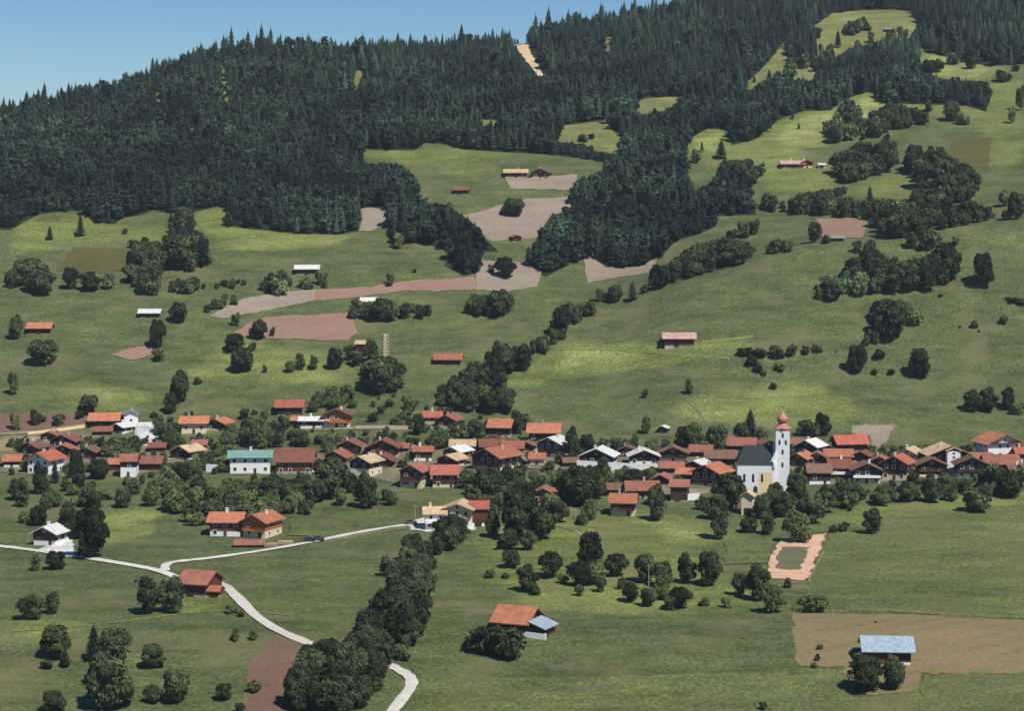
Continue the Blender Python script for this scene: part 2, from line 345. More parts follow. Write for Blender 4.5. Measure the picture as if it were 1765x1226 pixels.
def drape(name, P, mat, jit=.8, world=False, cell=4.0, dz=None):
    """a field, path or bank laid on the ground as its own sheet"""
    SHEET[0] += 1
    if dz is None: dz = .10+.02*(SHEET[0] % 12)
    if not world:
        P = [tuple(p2w(x, y)[:2]) for x, y in densify(P, 12)]
    B = [(x+random.uniform(-jit, jit), y+random.uniform(-jit, jit)) for x, y in densify(P, 4)]
    A = np.array(B); x0, y0 = A.min(0); x1, y1 = A.max(0)
    gx = GX[(GX > x0) & (GX < x1)]; gy = GY[(GY > y0) & (GY < y1)]
    gx, gy = np.meshgrid(gx, gy)
    gx, gy = gx.ravel(), gy.ravel(); ok = inpoly(gx, gy, B)
    pts = [Vector(p) for p in B]+[Vector((a, b)) for a, b in zip(gx[ok], gy[ok])]
    n = len(B)
    vs, es, fs, *_ = delaunay_2d_cdt(pts, [], [list(range(n))], 1, 1e-3)
    X = np.array([v[0] for v in vs]); Y = np.array([v[1] for v in vs]); Z = hgt(X, Y)+dz
    me = bpy.data.meshes.new(name); me.from_pydata(list(zip(X, Y, Z)), [], [tuple(f) for f in fs]); me.update()
    if me.polygons and me.polygons[0].normal.z < 0: me.flip_normals()
    bd = set((round(b[0], 2), round(b[1], 2)) for b in B); ev = np.array([0.0 if (round(v[0], 2), round(v[1], 2)) in bd else 1.0 for v in vs], np.float32)
    me.attributes.new('edge', 'FLOAT', 'POINT').data.foreach_set('value', ev)
    me.materials.append(MATS[mat]); me.polygons.foreach_set('use_smooth', np.ones(len(me.polygons), bool))
    return tag(link(name, me), kind='structure')
def road(name, pts, w, mat):
    lo, hi = (.16, .2) if name == 'footpath' else (.34, .42)
    """pts in photo pixels, w metres"""
    C = []
    for _ in range(2):
        q_ = [pts[0]]
        for a, b in zip(pts[:-1], pts[1:]): q_ += [(a[0]*.75+b[0]*.25, a[1]*.75+b[1]*.25), (a[0]*.25+b[0]*.75, a[1]*.25+b[1]*.75)]
        pts = q_+[pts[-1]]
    for a, b in zip(pts[:-1], pts[1:]):
        n = max(1, int(math.hypot(b[0]-a[0], b[1]-a[1])/10)); C += [p2w(a[0]+(b[0]-a[0])*q/n, a[1]+(b[1]-a[1])*q/n).xy for q in range(n)]
    C.append(p2w(*pts[-1]).xy)
    L, Rr = [], []
    for k, c in enumerate(C):
        d = (C[min(k+1, len(C)-1)]-C[max(k-1, 0)]);
        d = d.normalized() if d.length > 0 else Vector((1, 0)); n = Vector((-d.y, d.x))*w/2*random.uniform(.86, 1.14)
        L.append(tuple(c+n)); Rr.append(tuple(c-n))
    vs = []; fs = []
    for a, b in zip(L, Rr):
        for q in range(4):
            p = (a[0]+(b[0]-a[0])*q/3, a[1]+(b[1]-a[1])*q/3); vs.append((p[0], p[1], float(hgt(np.array(p[0]), np.array(p[1])))+(hi if 0 < q < 3 else lo)))
    for k in range(len(L)-1):
        for q in range(3): i = k*4+q; fs.append((i, i+1, i+5, i+4))
    me = bpy.data.meshes.new(name); me.from_pydata(vs, [], fs); me.update()
    if me.polygons[0].normal.z < 0: me.flip_normals()
    me.attributes.new('edge', 'FLOAT', 'POINT').data.foreach_set('value', np.concatenate([np.array([a_, 1, 1, b_], np.float32) for a_, b_ in (np.random.default_rng(len(L)).uniform(-.1, .5, (len(L), 2)))]))
    me.materials.append(MATS[mat]); return tag(link(name, me), kind='structure')

CLEAR = [
 [(967,230),(974,219),(1036,211),(1053,223),(1067,236),(1063,262),(1025,259),(1008,247),(971,245)],
 [(1094,182),(1115,171),(1163,168),(1176,182),(1128,194),(1104,195)],
 [(1282,151),(1316,120),(1350,79),(1357,89),(1353,127),(1384,106),(1401,127),(1405,140),(1357,134),(1330,134),(1302,151)],
 [(1391,55),(1419,41),(1439,27),(1491,21),(1535,21),(1563,24),(1569,45),(1559,65),(1525,65),(1491,75),(1463,82),(1439,99),(1419,117),(1415,79),(1412,51)]]
CLEAR = [[(sum(p[0] for p in P)/len(P)*-.12+q[0]*1.12, sum(p[1] for p in P)/len(P)*-.12+q[1]*1.12) for q in P] for P in CLEAR]
FIELDS = [
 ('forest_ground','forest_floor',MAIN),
 ('field','plough_pink',[(800,372),(905,342),(988,339),(985,362),(948,372),(925,410),(848,416),(835,408),(815,385)]),
 ('field','plough_pink',[(872,308),(995,300),(990,327),(880,326)]),
 ('field','plough_pink',[(815,455),(830,450),(918,452),(932,470),(925,495),(870,503),(820,500),(822,475)]),
 ('field','plough_pink',[(1005,438),(1020,437),(1060,462),(1100,460),(1135,445),(1125,470),(1070,478),(1010,488)]),
 ('field','plough_pink',[(360,545),(420,515),(480,503),(545,500),(545,519),(440,540),(380,550)]),
 ('field','plough_red',[(545,500),(640,495),(700,484),(820,478),(822,500),(760,503),(700,502),(640,510),(545,519)]),
 ('field','plough_red',[(405,572),(450,548),(560,541),(605,538),(617,575),(600,588),(480,585),(410,580)]),
 ('field','plough_red',[(1408,378),(1470,375),(1500,385),(1485,412),(1415,408)]),
 ('field','plough_olive',[(125,425),(225,430),(235,445),(225,465),(185,470),(110,470),(105,455)]),
 ('field','plough_pink',[(621,360),(672,356),(672,385),(640,400),(620,398)]),
 ('field','plough_pink',[(1468,733),(1543,731),(1530,758),(1512,775),(1500,770),(1498,752),(1465,748)]),
 ('field','striped_field',[(1368,1058),(1560,1060),(1900,1078),(1900,1163),(1585,1163),(1582,1195),(1485,1200),(1465,1170),(1455,1150),(1375,1150),(1368,1100)]),
 ('field','plough_brown',[(455,1095),(528,1110),(500,1165),(505,1260),(405,1260),(430,1150)]),
 ('field','meadow_dark',[(-40,655),(90,650),(90,690),(-40,692)]),
 ('field','meadow_dark',[(1425,925),(1480,918),(1560,895),(1900,850),(1900,1076),(1560,1058),(1400,1048),(1390,1003)]),
 ('field','meadow_dark',[(1587,1165),(1900,1165),(1900,1290),(1592,1290)]),
 ('field','meadow_dark',[(720,1172),(1100,1168),(1300,1160),(1455,1155),(1475,1210),(1500,1290),(700,1290)]),
 ('field','plough_olive',[(1635,240),(1710,237),(1705,290),(1640,285)]),
 ('field','meadow_dark',[(505,880),(560,875),(530,925),(495,925)]),
 ('field','meadow_dark',[(1250,935),(1335,930),(1322,972),(1250,975)]),
 ('field','plough_red',[(190,612),(225,600),(262,596),(262,612),(230,622)]),
 ('garden','garden_soil',[(1345,930),(1425,922),(1415,950),(1390,1003),(1330,1000),(1322,970)]),
 ('landslip','scree',[(882,62),(903,60),(905,75),(915,90),(928,113),(939,131),(925,129),(908,107),(892,84)]),
 ('quarry','limestone',[(226,730),(250,727),(278,728),(284,742),(268,762),(254,782),(243,770),(232,752)]),
 ('forecourt','limestone',[(100,935),(127,922),(132,960),(95,962),(60,948)]),
 ('forecourt','gravel',[(700,902),(740,890),(815,900),(822,916),(735,918),(705,914)]),
 ('yard','dirt',[(0,752),(60,748),(140,742),(250,770),(340,775),(400,795),(480,815),(400,820),(290,812),(180,822),(90,822),(0,815)]),
 ('yard','dirt',[(560,790),(690,765),(760,770),(900,772),(985,770),(1150,785),(1280,780),(1480,790),(1765,790),(1765,812),(1560,830),(1400,838),(1300,852),(1230,850),(1150,862),(1100,842),(1000,815),(900,806),(820,822),(700,838),(590,815)]),
 ('vineyard','plough_brown',[(-30,715),(140,712),(155,732),(90,740),(0,750),(-30,752)]),
 ('yard','dirt_orange',[(-30,762),(60,752),(95,757),(85,768),(20,778),(-30,780)]),
]
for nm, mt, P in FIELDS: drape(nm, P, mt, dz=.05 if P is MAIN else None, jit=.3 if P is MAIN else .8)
for P in CLEAR+SLIVERS: drape('clearing', P, 'clearing', dz=.2)
drape('garden_bed', [(1347,945),(1395,945),(1378,985),(1335,983)], 'garden_bed', dz=.36)
road('lower_road', [(-60,938),(20,945),(100,956),(160,965),(240,978),(285,988),(320,1006),(360,1004),(384,1008),(410,1032),(440,1064),(480,1090),(537,1113),(580,1130),(640,1138),(668,1148),(695,1160),(712,1174),(706,1192),(680,1224),(655,1260)], 3.2, 'gravel')
road('branch_road', [(285,986),(283,976),(300,970),(345,966),(420,956),(500,943),(560,931),(640,915),(700,906),(740,905)], 2.9, 'gravel')
road('village_street', [(285,802),(320,807),(350,806),(400,804),(470,814),(560,814)], 3.5, 'gravel')
road('village_street', [(-40,792),(60,796),(120,787),(180,785),(240,790),(285,802)], 3, 'dirt')
road('village_street', [(560,814),(640,812),(700,802),(800,798),(900,806),(960,812),(1040,818),(1140,822),(1200,842)], 3, 'dirt')
road('upper_lane', [(-40,752),(50,747),(110,740),(150,733)], 3, 'dirt_orange')
road('upper_lane', [(540,742),(614,739),(700,738),(770,740),(840,752),(900,760)], 3, 'dirt')
road('footpath', [(957,907),(975,912),(990,915),(1003,925)], 1.2, 'dirt')
road('footpath', [(1185,690),(1200,705),(1218,728)], 1.0, 'dirt')
road('footpath', [(1080,600),(1150,598),(1240,588),(1300,580)], 1.6, 'clearing')
road('footpath', [(500,1062),(400,1052),(300,1060),(180,1078),(20,1090)], 1.0, 'clearing')
road('footpath', [(955,602),(1080,604),(1150,612),(1260,618)], 1.4, 'clearing')
road('footpath', [(878,811),(905,818),(930,830),(950,842),(985,870),(1000,905)], 2.5, 'dirt')

# ------------------------------------------------------------------ buildings
win_me = MB().box(-.6,-.10,-.7,-.48,.0,.7).box(.48,-.10,-.7,.6,0,.7).box(-.48,-.10,.58,.48,0,.7).box(-.48,-.10,-.7,.48,0,-.58).mesh('window', 'white')
pane_me = MB().box(-.48,-.05,-.58,.48,-.01,.58).mesh('pane', 'glass')
shut_me = MB().box(-1.15,-.08,-.7,-.62,-.01,.7).box(.62,-.08,-.7,1.15,-.01,.7).mesh('shutters', 'wood_brown')
def put_window(parent, p, rz=0, sc=(1,1,1), shutters=False):
    w = link('window', win_me, parent); w.location = p; w.rotation_euler = (0,0,rz); w.scale = (sc[0]*1.2, 1, sc[2]*1.12)
    link('pane', pane_me, w)
    if shutters: link('shutters', shut_me, w)
def chevron(hw, zr, pitch, ov, th, drop=0):
    t_ = math.tan(pitch); e = hw+ov
    return [(-e, zr-e*t_), (0, zr), (e, zr-e*t_), (e, zr-e*t_+th), (0, zr+th), (-e, zr-e*t_+th)]
FOOT = []   # footprints for keeping trees off buildings
def building(spec):
    nm, X, Yb, Wp, Hp, ty, rot, dep, pit, rm, um, lm, lf, feat, label = spec
    p = p2w(X, Yb); sc = w2p(*p)[2]; w = Wp/sc; H = Hp/sc/.99
    pit = R(pit); e = link(nm, None); e.location = p; e.rotation_euler = (0,0,R(rot)); e.empty_display_size = 2
    cat = {'chalet':'chalet','barn':'barn','house':'house','hut':'hut','shed':'shed','villa':'villa','farmhouse':'farmhouse','chapel':'chapel'}[nm]
    tag(e, label, cat, 'buildings of the village' if 690 < Yb < 880 else 'farm buildings on the meadows')
    hw = w/2; ov = min(1.3, .10*w+.3); fo = min(1.6, .12*w+.35)
    zf = H*lf
    base = MB().box(-hw, 0, -3.5, hw, dep, zf) if lf > 0 else MB().box(-hw,0,-3.5,hw,dep,.3)
    base.obj('ground_floor' if lf > .2 else 'foundation', lm, e)
    if lf <= 0: zf = .3
    q = -.09 if lf > 0 else .06
    ang = pit
    if ty == 'g':
        rise = hw*math.tan(ang); pr = [(-hw+q, zf), (hw-q, zf), (hw-q, H-.02), (0, H+rise-.05), (-hw+q, H-.02)]
        MB().prism(pr, q, dep-q, 'y').obj('upper_wall', um, e)
        # roof as chevron along y
        rf = MB().prism(chevron(hw, H+rise+.02, ang, ov, .28), -fo, dep+fo*.8, 'y')
        rl = rf.obj('roof', rm, e)
    else:
        hd = dep/2; rise = hd*math.tan(ang); pr = [(q, zf), (dep-q, zf), (dep-q, H-.02), (hd, H+rise-.05), (q, H-.02)]
        MB().prism(pr, -hw+q, hw-q, 'x').obj('upper_wall', um, e)
        rf = MB().prism([(u+hd, z) for u, z in chevron(hd, H+rise+.02, ang, ov*.9, .28)], -hw-fo*.8, hw+fo*.8, 'x')
        rl = rf.obj('roof', rm, e)
    top = H+rise
    rows = max(1, int(H/2.5)); cols = max(1, int(w/3.1)); vis = 'n' not in feat
    if vis:
        fs = .85 if w < 9 else 1
        for r_ in range(rows):
            z = (r_+.55)*H/rows; yq = -.002 if z < zf else q-.002
            for c in range(cols):
                x = -hw+(c+.5+random.uniform(-.08,.08))*w/cols
                if random.random() < .1 or (r_ == 0 and c == cols//2): continue
                put_window(e, (x, yq, z), 0, (fs, 1, fs), 'S' in feat)
        # the side wall that shows
        if abs(rot) > 8:
            s = -1 if rot > 0 else 1; nc = max(1, int(dep/4))
            for r_ in range(rows):
                z = (r_+.55)*H/rows
                for c in range(nc):
                    k = put_window(e, (s*(hw-(0 if z < zf else q)+.002), (c+.5)*dep/nc, z), R(90)*s, (fs, 1, fs))
        if ty == 'g' and rise > 1.4: put_window(e, (0, q-.002, H+rise*.32), 0, (.8, 1, .7))
        d = MB().box(-.55,-.06,0,.55,-.003,2.05).obj('door', 'wood_brown', e); d.location = (-hw+(cols//2+.5)*w/cols, min(0, q if lf <= .2 else 0), .05)
    else:
        d = MB().box(-1.2,-.07,0,1.2,-.003,min(2.6, H*.7)).obj('barn_door', 'wood_dark' if um != 'wood_dark' else 'wood_brown', e)
        d.location = (random.uniform(-.2,.2)*w, min(0, q), .05)
    if 'b' in feat and H > 3.2:
        zb = max(zf, H*.45)
        bm = MB().box(-hw*.96,-1.25,zb-.15,hw*.96,-.01-(0 if q > 0 else .09),zb)
        bm.box(-hw*.96,-1.25,zb+.85,hw*.96,-1.13,zb+.97)
        n = int(w/.45)
        for k in range(n+1): x = -hw*.94+k*(hw*1.88)/n; bm.box(x-.07,-1.22,zb,x+.07,-1.16,zb+.85)
        bm.obj('balcony', 'wood_brown' if um != 'wood_orange' else 'wood_orange', e)
    if 'w' in feat:   # white band / parapet on the front
        MB().box(-hw*1.02,-1.3,H*.42,hw*1.02,-.12,H*.42+.9).obj('balcony', 'white', e)
    if 'c' in feat or ('n' not in feat and random.random() < .7):
        x = random.uniform(-.25,.25)*w if ty == 'e' else random.choice((-1,1))*w*.14; y = dep*.5 if ty == 'e' else dep*.55
        zz = top+.2-(abs(x)*math.tan(ang) if ty == 'g' else 0)
        c = MB().box(x-.4,y-.4,zz-.6,x+.4,y+.4,zz+1.2).box(x-.52,y-.52,zz+1.2,x+.52,y+.52,zz+1.35).obj('chimney', random.choice(('white','stone','cream')), rl)
    x0, y0, s0 = w2p(p.x, p.y, p.z)
    FOOT.append((p.x+math.sin(R(-rot))*dep/2, p.y+dep/2, max(w, dep)*.55, X-Wp/2, Yb-Hp-8, X+Wp/2, Yb, p.y))
    return e, w, H, dep, top
B = []
def b_(*a): B.append(a)
# name,X,Yb,W,H,type,rot,depth,pitch,roof,upper,lower,lowerfrac,features,label
b_('barn',179,738,46,14,'e',4,9,28,'r_orange','wood_dark','stone',.1,'n','dark timber barn under an orange roof beside the white quarry bank')
b_('house',202,747,24,11,'g',-30,8,24,'r_pale','wood_dark','white',.3,'','small dark house with pale roof plane below the orange barn by the quarry')
b_('shed',178,751,26,8,'e',6,6,24,'r_rust','wood_brown','stone',.1,'n','low shed with rust roof just below the orange roofed barn near the quarry')
b_('house',226,731,24,17,'g',15,8,24,'r_grey','white','white',1,'','small white house standing at the top of the white quarry bank')
b_('house',334,748,42,19,'e',3,9,26,'r_orange','cream','cream',1,'','long cream house with orange roof and a row of small windows')
b_('chalet',371,743,34,13,'g',-16,9,24,'r_orange','wood_dark','cream',.3,'','dark chalet with orange roof joined to the right of the long cream house')
b_('chalet',107,773,42,13,'g',-5,9,25,'r_rust','wood_dark','stone',.15,'','dark gabled chalet, upper one of the two left of the village street')
b_('chalet',108,789,42,12,'g',4,8,24,'r_rust','wood_dark','stone',.1,'','low dark gabled chalet directly below another dark one at left')
b_('chalet',50,783,34,12,'g',-22,8,24,'r_brown','wood_dark','stone',.1,'','dark brown chalet behind the white gabled house at left edge')
b_('house',66,818,42,26,'g',-20,11,27,'r_red','white','white',1,'','white gabled house with red roof and two small round-looking windows')
b_('house',20,806,26,11,'e',5,8,25,'r_orange','wood_brown','white',.4,'','orange roofed house cut by the left edge of the picture')
b_('house',221,823,26,28,'e',2,8,28,'r_rust','wood_dark','white',.62,'','tall house with white lower front between two low rust roofed barns')
b_('barn',198,812,22,12,'e',2,7,25,'r_orange','wood_dark','stone',.1,'n','low orange roofed barn joined left of the tall white fronted house')
b_('barn',255,812,40,14,'e',0,8,26,'r_rust','wood_brown','stone',.1,'n','long rust roofed barn joined right of the tall white fronted house')
b_('chalet',312,792,36,15,'g',-32,9,24,'r_tan','wood_dark','white',.2,'','dark chalet with tan roof below the white quarry bank')
b_('shed',344,776,22,9,'e',8,7,24,'r_rust','wood_brown','stone',.1,'n','small rust roofed shed among trees right of the tan roofed chalet')
b_('house',431,817,68,29,'e',3,9,22,'r_green','white','white',1,'','large white house with a green metal roof')
b_('barn',507,817,60,22,'e',2,14,30,'r_rust','wood_red','stone',.2,'','big red-brown barn with wide rust roof next to the green roofed house')
b_('barn',499,716,42,15,'e',4,9,27,'r_red','wood_dark','stone',.1,'n','dark barn with red roof on the slope above the orange chalet')
b_('house',541,739,46,14,'e',0,7,18,'r_pale','wood_brown','white',.4,'','low house with a long whitish roof left of the orange chalet')
b_('shed',510,737,18,12,'e',-10,6,22,'r_orange','wood_brown','cream',.3,'n','small shed with orange roof at the left end of the whitish roof')
b_('chalet',580,739,44,24,'g',-3,9,22,'r_rust','wood_orange','cream',.35,'b','bright orange timber chalet with white ground floor')
b_('chalet',600,784,40,15,'g',-7,9,24,'r_rust','wood_red','white',.2,'b','red-brown gabled chalet, left of the larger one behind the village centre')
b_('chalet',659,791,50,20,'g',-4,10,25,'r_rust','wood_red','cream',.35,'b','large red-brown gabled chalet right of a similar smaller one')
b_('chalet',576,801,40,13,'g',-12,9,27,'r_rust','wood_brown','cream',.3,'','brown chalet with red-brown roof right of the big rust roofed barn')
b_('house',620,822,38,26,'g',-26,10,25,'r_tan','wood_dark','cream',.55,'','cream walled house with tan roof in front of two red-brown chalets')
b_('chalet',658,808,34,14,'g',-6,9,27,'r_rust','wood_brown','white',.2,'','small brown chalet in front of the large red-brown gabled one')
b_('chalet',708,842,38,30,'g',-18,10,28,'r_rust','wood_brown','cream',.45,'bS','half-timbered chalet with cream lower floors at the edge of the orchard')
b_('barn',767,841,42,24,'e',2,10,27,'r_red','wood_brown','cream',.25,'','brown barn with bright red roof beside the half-timbered chalet')
b_('barn',729,796,30,18,'e',2,7,22,'r_orange','wood_dark','white',.35,'','dark narrow house with orange roof left of the pale roofed houses')
b_('house',779,792,34,14,'g',-30,9,22,'r_pale','wood_dark','white',.2,'','dark house with whitish roof left of the big orange roofed chalet')
b_('house',770,806,36,14,'g',-28,9,22,'r_tan','wood_dark','cream',.4,'','dark house with pale tan roof in front of a white roofed one')
b_('house',797,780,38,12,'e',0,8,24,'r_tan','wood_brown','stone',.2,'','back row house with yellowish roof behind the big orange roofed chalet')
b_('chalet',838,812,56,25,'g',-34,15,25,'r_orange','wood_dark','cream',.3,'bc','big dark chalet with broad orange roof in the middle of the village')
b_('barn',850,781,40,12,'e',6,9,26,'r_rust','wood_brown','stone',.2,'n','rust roofed barn right behind the big orange roofed chalet')
b_('barn',883,784,34,12,'e',-4,9,26,'r_rust','wood_brown','stone',.2,'n','rust roofed barn behind and right of the big orange roofed chalet')
b_('barn',860,753,36,17,'e',-12,10,29,'r_orange','wood_dark','stone',.2,'n','dark barn with orange roof below the dark gully trees')
b_('house',746,731,28,12,'e',2,8,25,'r_red','wood_brown','pinkstone',.4,'','red roofed house joined left of a gabled chalet below the gully wood')
b_('chalet',769,738,34,14,'g',-20,9,25,'r_rust','wood_brown','pinkstone',.3,'','gabled chalet joined to a red roofed house below the gully wood')
b_('chalet',937,765,50,20,'e',-3,11,28,'r_orange','wood_dark','wood_brown',.3,'','upper chalet with broad orange roof at the top of the village centre')
b_('chalet',946,788,42,24,'g',-26,10,24,'r_pale','wood_dark','white',.25,'b','dark chalet with white roof plane in front of the broad orange roof')
b_('house',925,802,24,11,'e',-6,7,27,'r_orange','pinkstone','pinkstone',.6,'','small pinkish house with orange roof below the white roofed chalet')
b_('shed',893,802,26,8,'g',-10,6,20,'r_grey','wood_dark','stone',.1,'n','low dark shed right of the big orange roofed chalet')
b_('chalet',936,870,38,18,'g',-6,9,27,'r_rust','wood_red','stone',.15,'','dark red timber chalet standing alone among trees below the village')
b_('shed',965,863,15,12,'e',0,5,25,'r_orange','wood_red','stone',.2,'n','tiny orange roofed shed right of the dark red timber chalet')
b_('villa',750,914,34,28,'e',4,9,20,'r_tan','white','white',1,'w','white wing with pale tan roof at the end of the branch road')
b_('villa',788,911,48,33,'g',-8,11,21,'r_tan','cream','white',.5,'b','gabled cream villa with tan roof between the white wing and red roofed barn')
b_('barn',826,908,28,31,'e',0,8,26,'r_red','wood_red','white',.2,'n','tall narrow barn with red roof at the right end of the villa')
b_('chalet',1028,804,54,18,'g',-14,11,24,'r_pale','wood_dark','white',.35,'','dark chalet with white roof plane above the white retaining wall')
b_('chalet',1110,806,48,20,'g',0,9,22,'r_pale','wood_dark','white',.55,'','pale roofed chalet with white ground floor at right end of retaining wall')
b_('chalet',1160,797,46,16,'g',-4,9,23,'r_brown','wood_dark','white',.4,'b','brown roofed chalet with white windows right of the pale roofed one')
b_('barn',1158,817,36,11,'e',-2,7,26,'r_rust','wood_dark','stone',.2,'n','low barn with rust roof in front of the brown roofed chalet')
b_('house',1196,814,30,13,'g',-32,8,22,'r_pale','wood_dark','white',.2,'','small house with white roof behind the large orange roofed chalet')
b_('chalet',1216,838,50,24,'g',-32,11,25,'r_orange','wood_dark','cream',.2,'b','large dark chalet with orange roof left of the church')
b_('shed',1179,829,26,12,'e',-14,7,26,'r_orange','wood_dark','stone',.2,'n','orange roofed shed joined left of the large chalet by the church')
b_('barn',1170,865,28,26,'e',-10,8,25,'r_rust','wood_dark','stone',.1,'n','tall dark barn with small rust roof above the white garden wall')
b_('barn',1108,860,50,16,'e',2,9,28,'r_rust','wood_brown','stone',.4,'','long barn with rust roof behind the small orange roofed house')
b_('house',1073,890,40,24,'e',-8,9,27,'r_orange','wood_brown','cream',.4,'b','small two storey house with bright orange roof on the meadow edge')
b_('hut',1141,747,15,9,'g',-20,4,22,'r_pale','wood_dark','stone',.1,'n','little hut with pale roof alone on the meadow above the village')
b_('barn',1243,804,48,15,'e',0,9,27,'r_brown','wood_dark','stone',.1,'n','barn with brown roof just left of the dark church roof')
b_('barn',1278,778,42,11,'e',-8,9,27,'r_rust','wood_dark','stone',.2,'n','back row barn with rust roof above and left of the church nave')
b_('house',1326,780,28,14,'g',12,8,25,'r_brown','wood_dark','stone',.2,'','dark gabled house half hidden left behind the church tower')
b_('house',1370,777,24,12,'e',-6,7,26,'r_rust','wood_dark','stone',.2,'n','rust roofed house peeping out right behind the church tower')
b_('house',1389,789,38,20,'g',-32,9,27,'r_pale','wood_dark','white',.3,'','dark gabled house with white roof plane right of the church tower')
b_('chalet',1374,806,32,16,'g',-30,9,27,'r_orange','wood_brown','stone',.2,'','orange roofed chalet close against the right side of the church tower')
b_('barn',1470,779,50,15,'e',10,9,31,'r_red','wood_dark','stone',.1,'n','large back row barn with red roof below the pink striped field')
b_('barn',1446,797,42,11,'e',-4,8,28,'r_orange','wood_dark','stone',.1,'n','orange roofed barn in front of the large red roofed one')
b_('barn',1483,797,28,11,'g',-24,7,26,'r_rust','wood_dark','stone',.1,'n','small rust roofed barn right of the orange roofed one below the striped field')
b_('barn',1413,836,36,22,'e',0,9,28,'r_brown','wood_dark','white',.3,'','brown roofed barn with a white corner, left half of a joined pair')
b_('barn',1449,826,34,20,'e',2,9,30,'r_rust','wood_dark','stone',.15,'w','red-brown roofed barn with white parapet, right half of a joined pair')
b_('chalet',1494,834,46,24,'g',-3,9,24,'r_brown','wood_dark','cream',.3,'w','brown gabled chalet with a long white balcony')
b_('chalet',1541,829,42,31,'g',-26,10,28,'r_red','wood_dark','cream',.35,'','tall chalet with steep red right roof plane and cream ground floor')
b_('house',1562,801,40,18,'g',-28,9,25,'r_tan','cream','cream',1,'','cream house with tan roof behind the tall red roofed chalet')
b_('chalet',1638,812,74,28,'g',4,12,22,'r_tan','wood_dark','stone',.1,'','wide dark chalet with tan roof and a white stair tower in front')
b_('chalet',1606,821,46,20,'g',-3,8,23,'r_brown','wood_dark','cream',.15,'b','brown gabled chalet in front and left of the white stair tower')
b_('shed',1592,833,38,7,'e',0,5,22,'r_tan','wood_brown','stone',.2,'n','long low shed with tan roof below the brown gabled chalet')
b_('chalet',1675,824,50,24,'g',-4,8,23,'r_brown','wood_brown','white',.3,'b','brown gabled chalet with white ground floor right of the stair tower')
b_('house',1731,791,62,27,'g',16,12,25,'r_orange','white','white',1,'b','large white gabled house with orange roof at right edge')
b_('barn',1728,817,54,18,'e',-2,10,28,'r_rust','wood_dark','stone',.1,'n','barn with rust roof in front of the large white house')
b_('house',1766,798,26,16,'e',0,8,26,'r_red','wood_brown','white',.4,'','red roofed house cut by the right edge of the picture')
b_('shed',690,781,24,9,'e',-6,6,25,'r_rust','wood_dark','white',.3,'n','small rust shed right of the large red-brown gabled chalet')
b_('barn',905,778,26,10,'g',-12,7,25,'r_brown','wood_dark','stone',.15,'n','small brown gabled barn below the broad orange roofed upper chalet')
b_('shed',985,806,24,9,'e',6,6,24,'r_brown','wood_dark','stone',.15,'n','low brown shed at left end of the long white retaining wall')
b_('barn',1138,838,28,12,'g',-14,8,26,'r_rust','wood_dark','white',.3,'n','gabled barn between two rust roofed barns below the brown roofed chalet')
b_('shed',1228,812,22,8,'e',0,6,25,'r_brown','wood_dark','stone',.15,'n','low brown shed behind the orange chalet left of the church')
b_('barn',1208,789,34,11,'e',-6,8,26,'r_rust','wood_dark','stone',.15,'n','rust roofed back row barn left of the brown roofed church barn')
b_('chalet',1408,803,32,14,'g',-10,8,26,'r_brown','wood_dark','white',.3,'','small brown chalet behind the joined pair right of the church')
b_('chalet',1516,812,34,16,'g',-14,8,26,'r_rust','wood_dark','stone',.15,'','dark chalet between white balcony chalet and red barn in the back')
b_('shed',1462,812,26,9,'e',4,6,25,'r_brown','wood_dark','stone',.15,'n','low brown roofed shed directly behind the joined pair of barns')
b_('chalet',1586,802,30,13,'g',-8,8,25,'r_brown','wood_dark','white',.3,'','small brown chalet at left behind the white stair tower')
b_('barn',1690,806,34,14,'e',-4,8,27,'r_rust','wood_dark','stone',.15,'n','rust roofed barn between stair tower chalet and large white house')
b_('chalet',720,818,26,12,'g',-8,7,25,'r_brown','wood_dark','stone',.15,'','small brown chalet between half-timbered chalet and narrow orange house')
b_('shed',800,802,20,8,'e',0,6,24,'r_brown','wood_dark','white',.3,'n','small brown shed left of the front corner of the central orange chalet')
b_('chalet',148,792,32,13,'g',-6,8,24,'r_brown','wood_dark','stone',.15,'','low dark chalet left of the low orange roofed barn by the street')
b_('shed',270,780,26,9,'e',4,6,24,'r_rust','wood_dark','stone',.15,'n','rust roofed shed below the white quarry bank')
b_('chalet',84,762,28,11,'g',-8,7,24,'r_rust','wood_dark','white',.3,'','small dark chalet behind the upper dark gabled chalet at left')
b_('shed',545,803,22,10,'e',-8,6,26,'r_brown','wood_dark','stone',.15,'n','brown shed touching the right end of the big rust roofed barn')
b_('barn',1060,856,26,12,'e',-4,7,26,'r_brown','wood_dark','stone',.15,'n','brown barn behind the small orange roofed house on the meadow edge')
b_('chalet',1345,806,24,14,'g',-8,6,26,'r_rust','wood_dark','white',.3,'','small chalet almost hidden behind the foot of the church tower')
b_('chalet',1080,789,30,12,'g',-10,7,24,'r_brown','wood_dark','stone',.15,'','small brown chalet behind the gap between the two pale roofed chalets')
b_('barn',637,790,22,12,'e',0,7,26,'r_brown','wood_dark','stone',.15,'n','brown barn between the two red-brown gabled chalets')
b_('chalet',1755,826,26,14,'e',0,7,26,'r_brown','wood_dark','white',.3,'','brown roofed chalet at right edge below the red roofed house')
b_('barn',67,576,36,11,'e',3,8,27,'r_orange','wood_dark','stone',.1,'n','small barn with orange roof alone on the left meadow')
b_('barn',529,473,36,10,'e',2,7,24,'r_pale','wood_red','stone',.1,'n','red timber barn with white roof above the bushes')
b_('barn',257,548,32,9,'e',2,7,22,'r_pale','wood_dark','stone',.1,'n','dark hay barn with white roof on the left meadow')
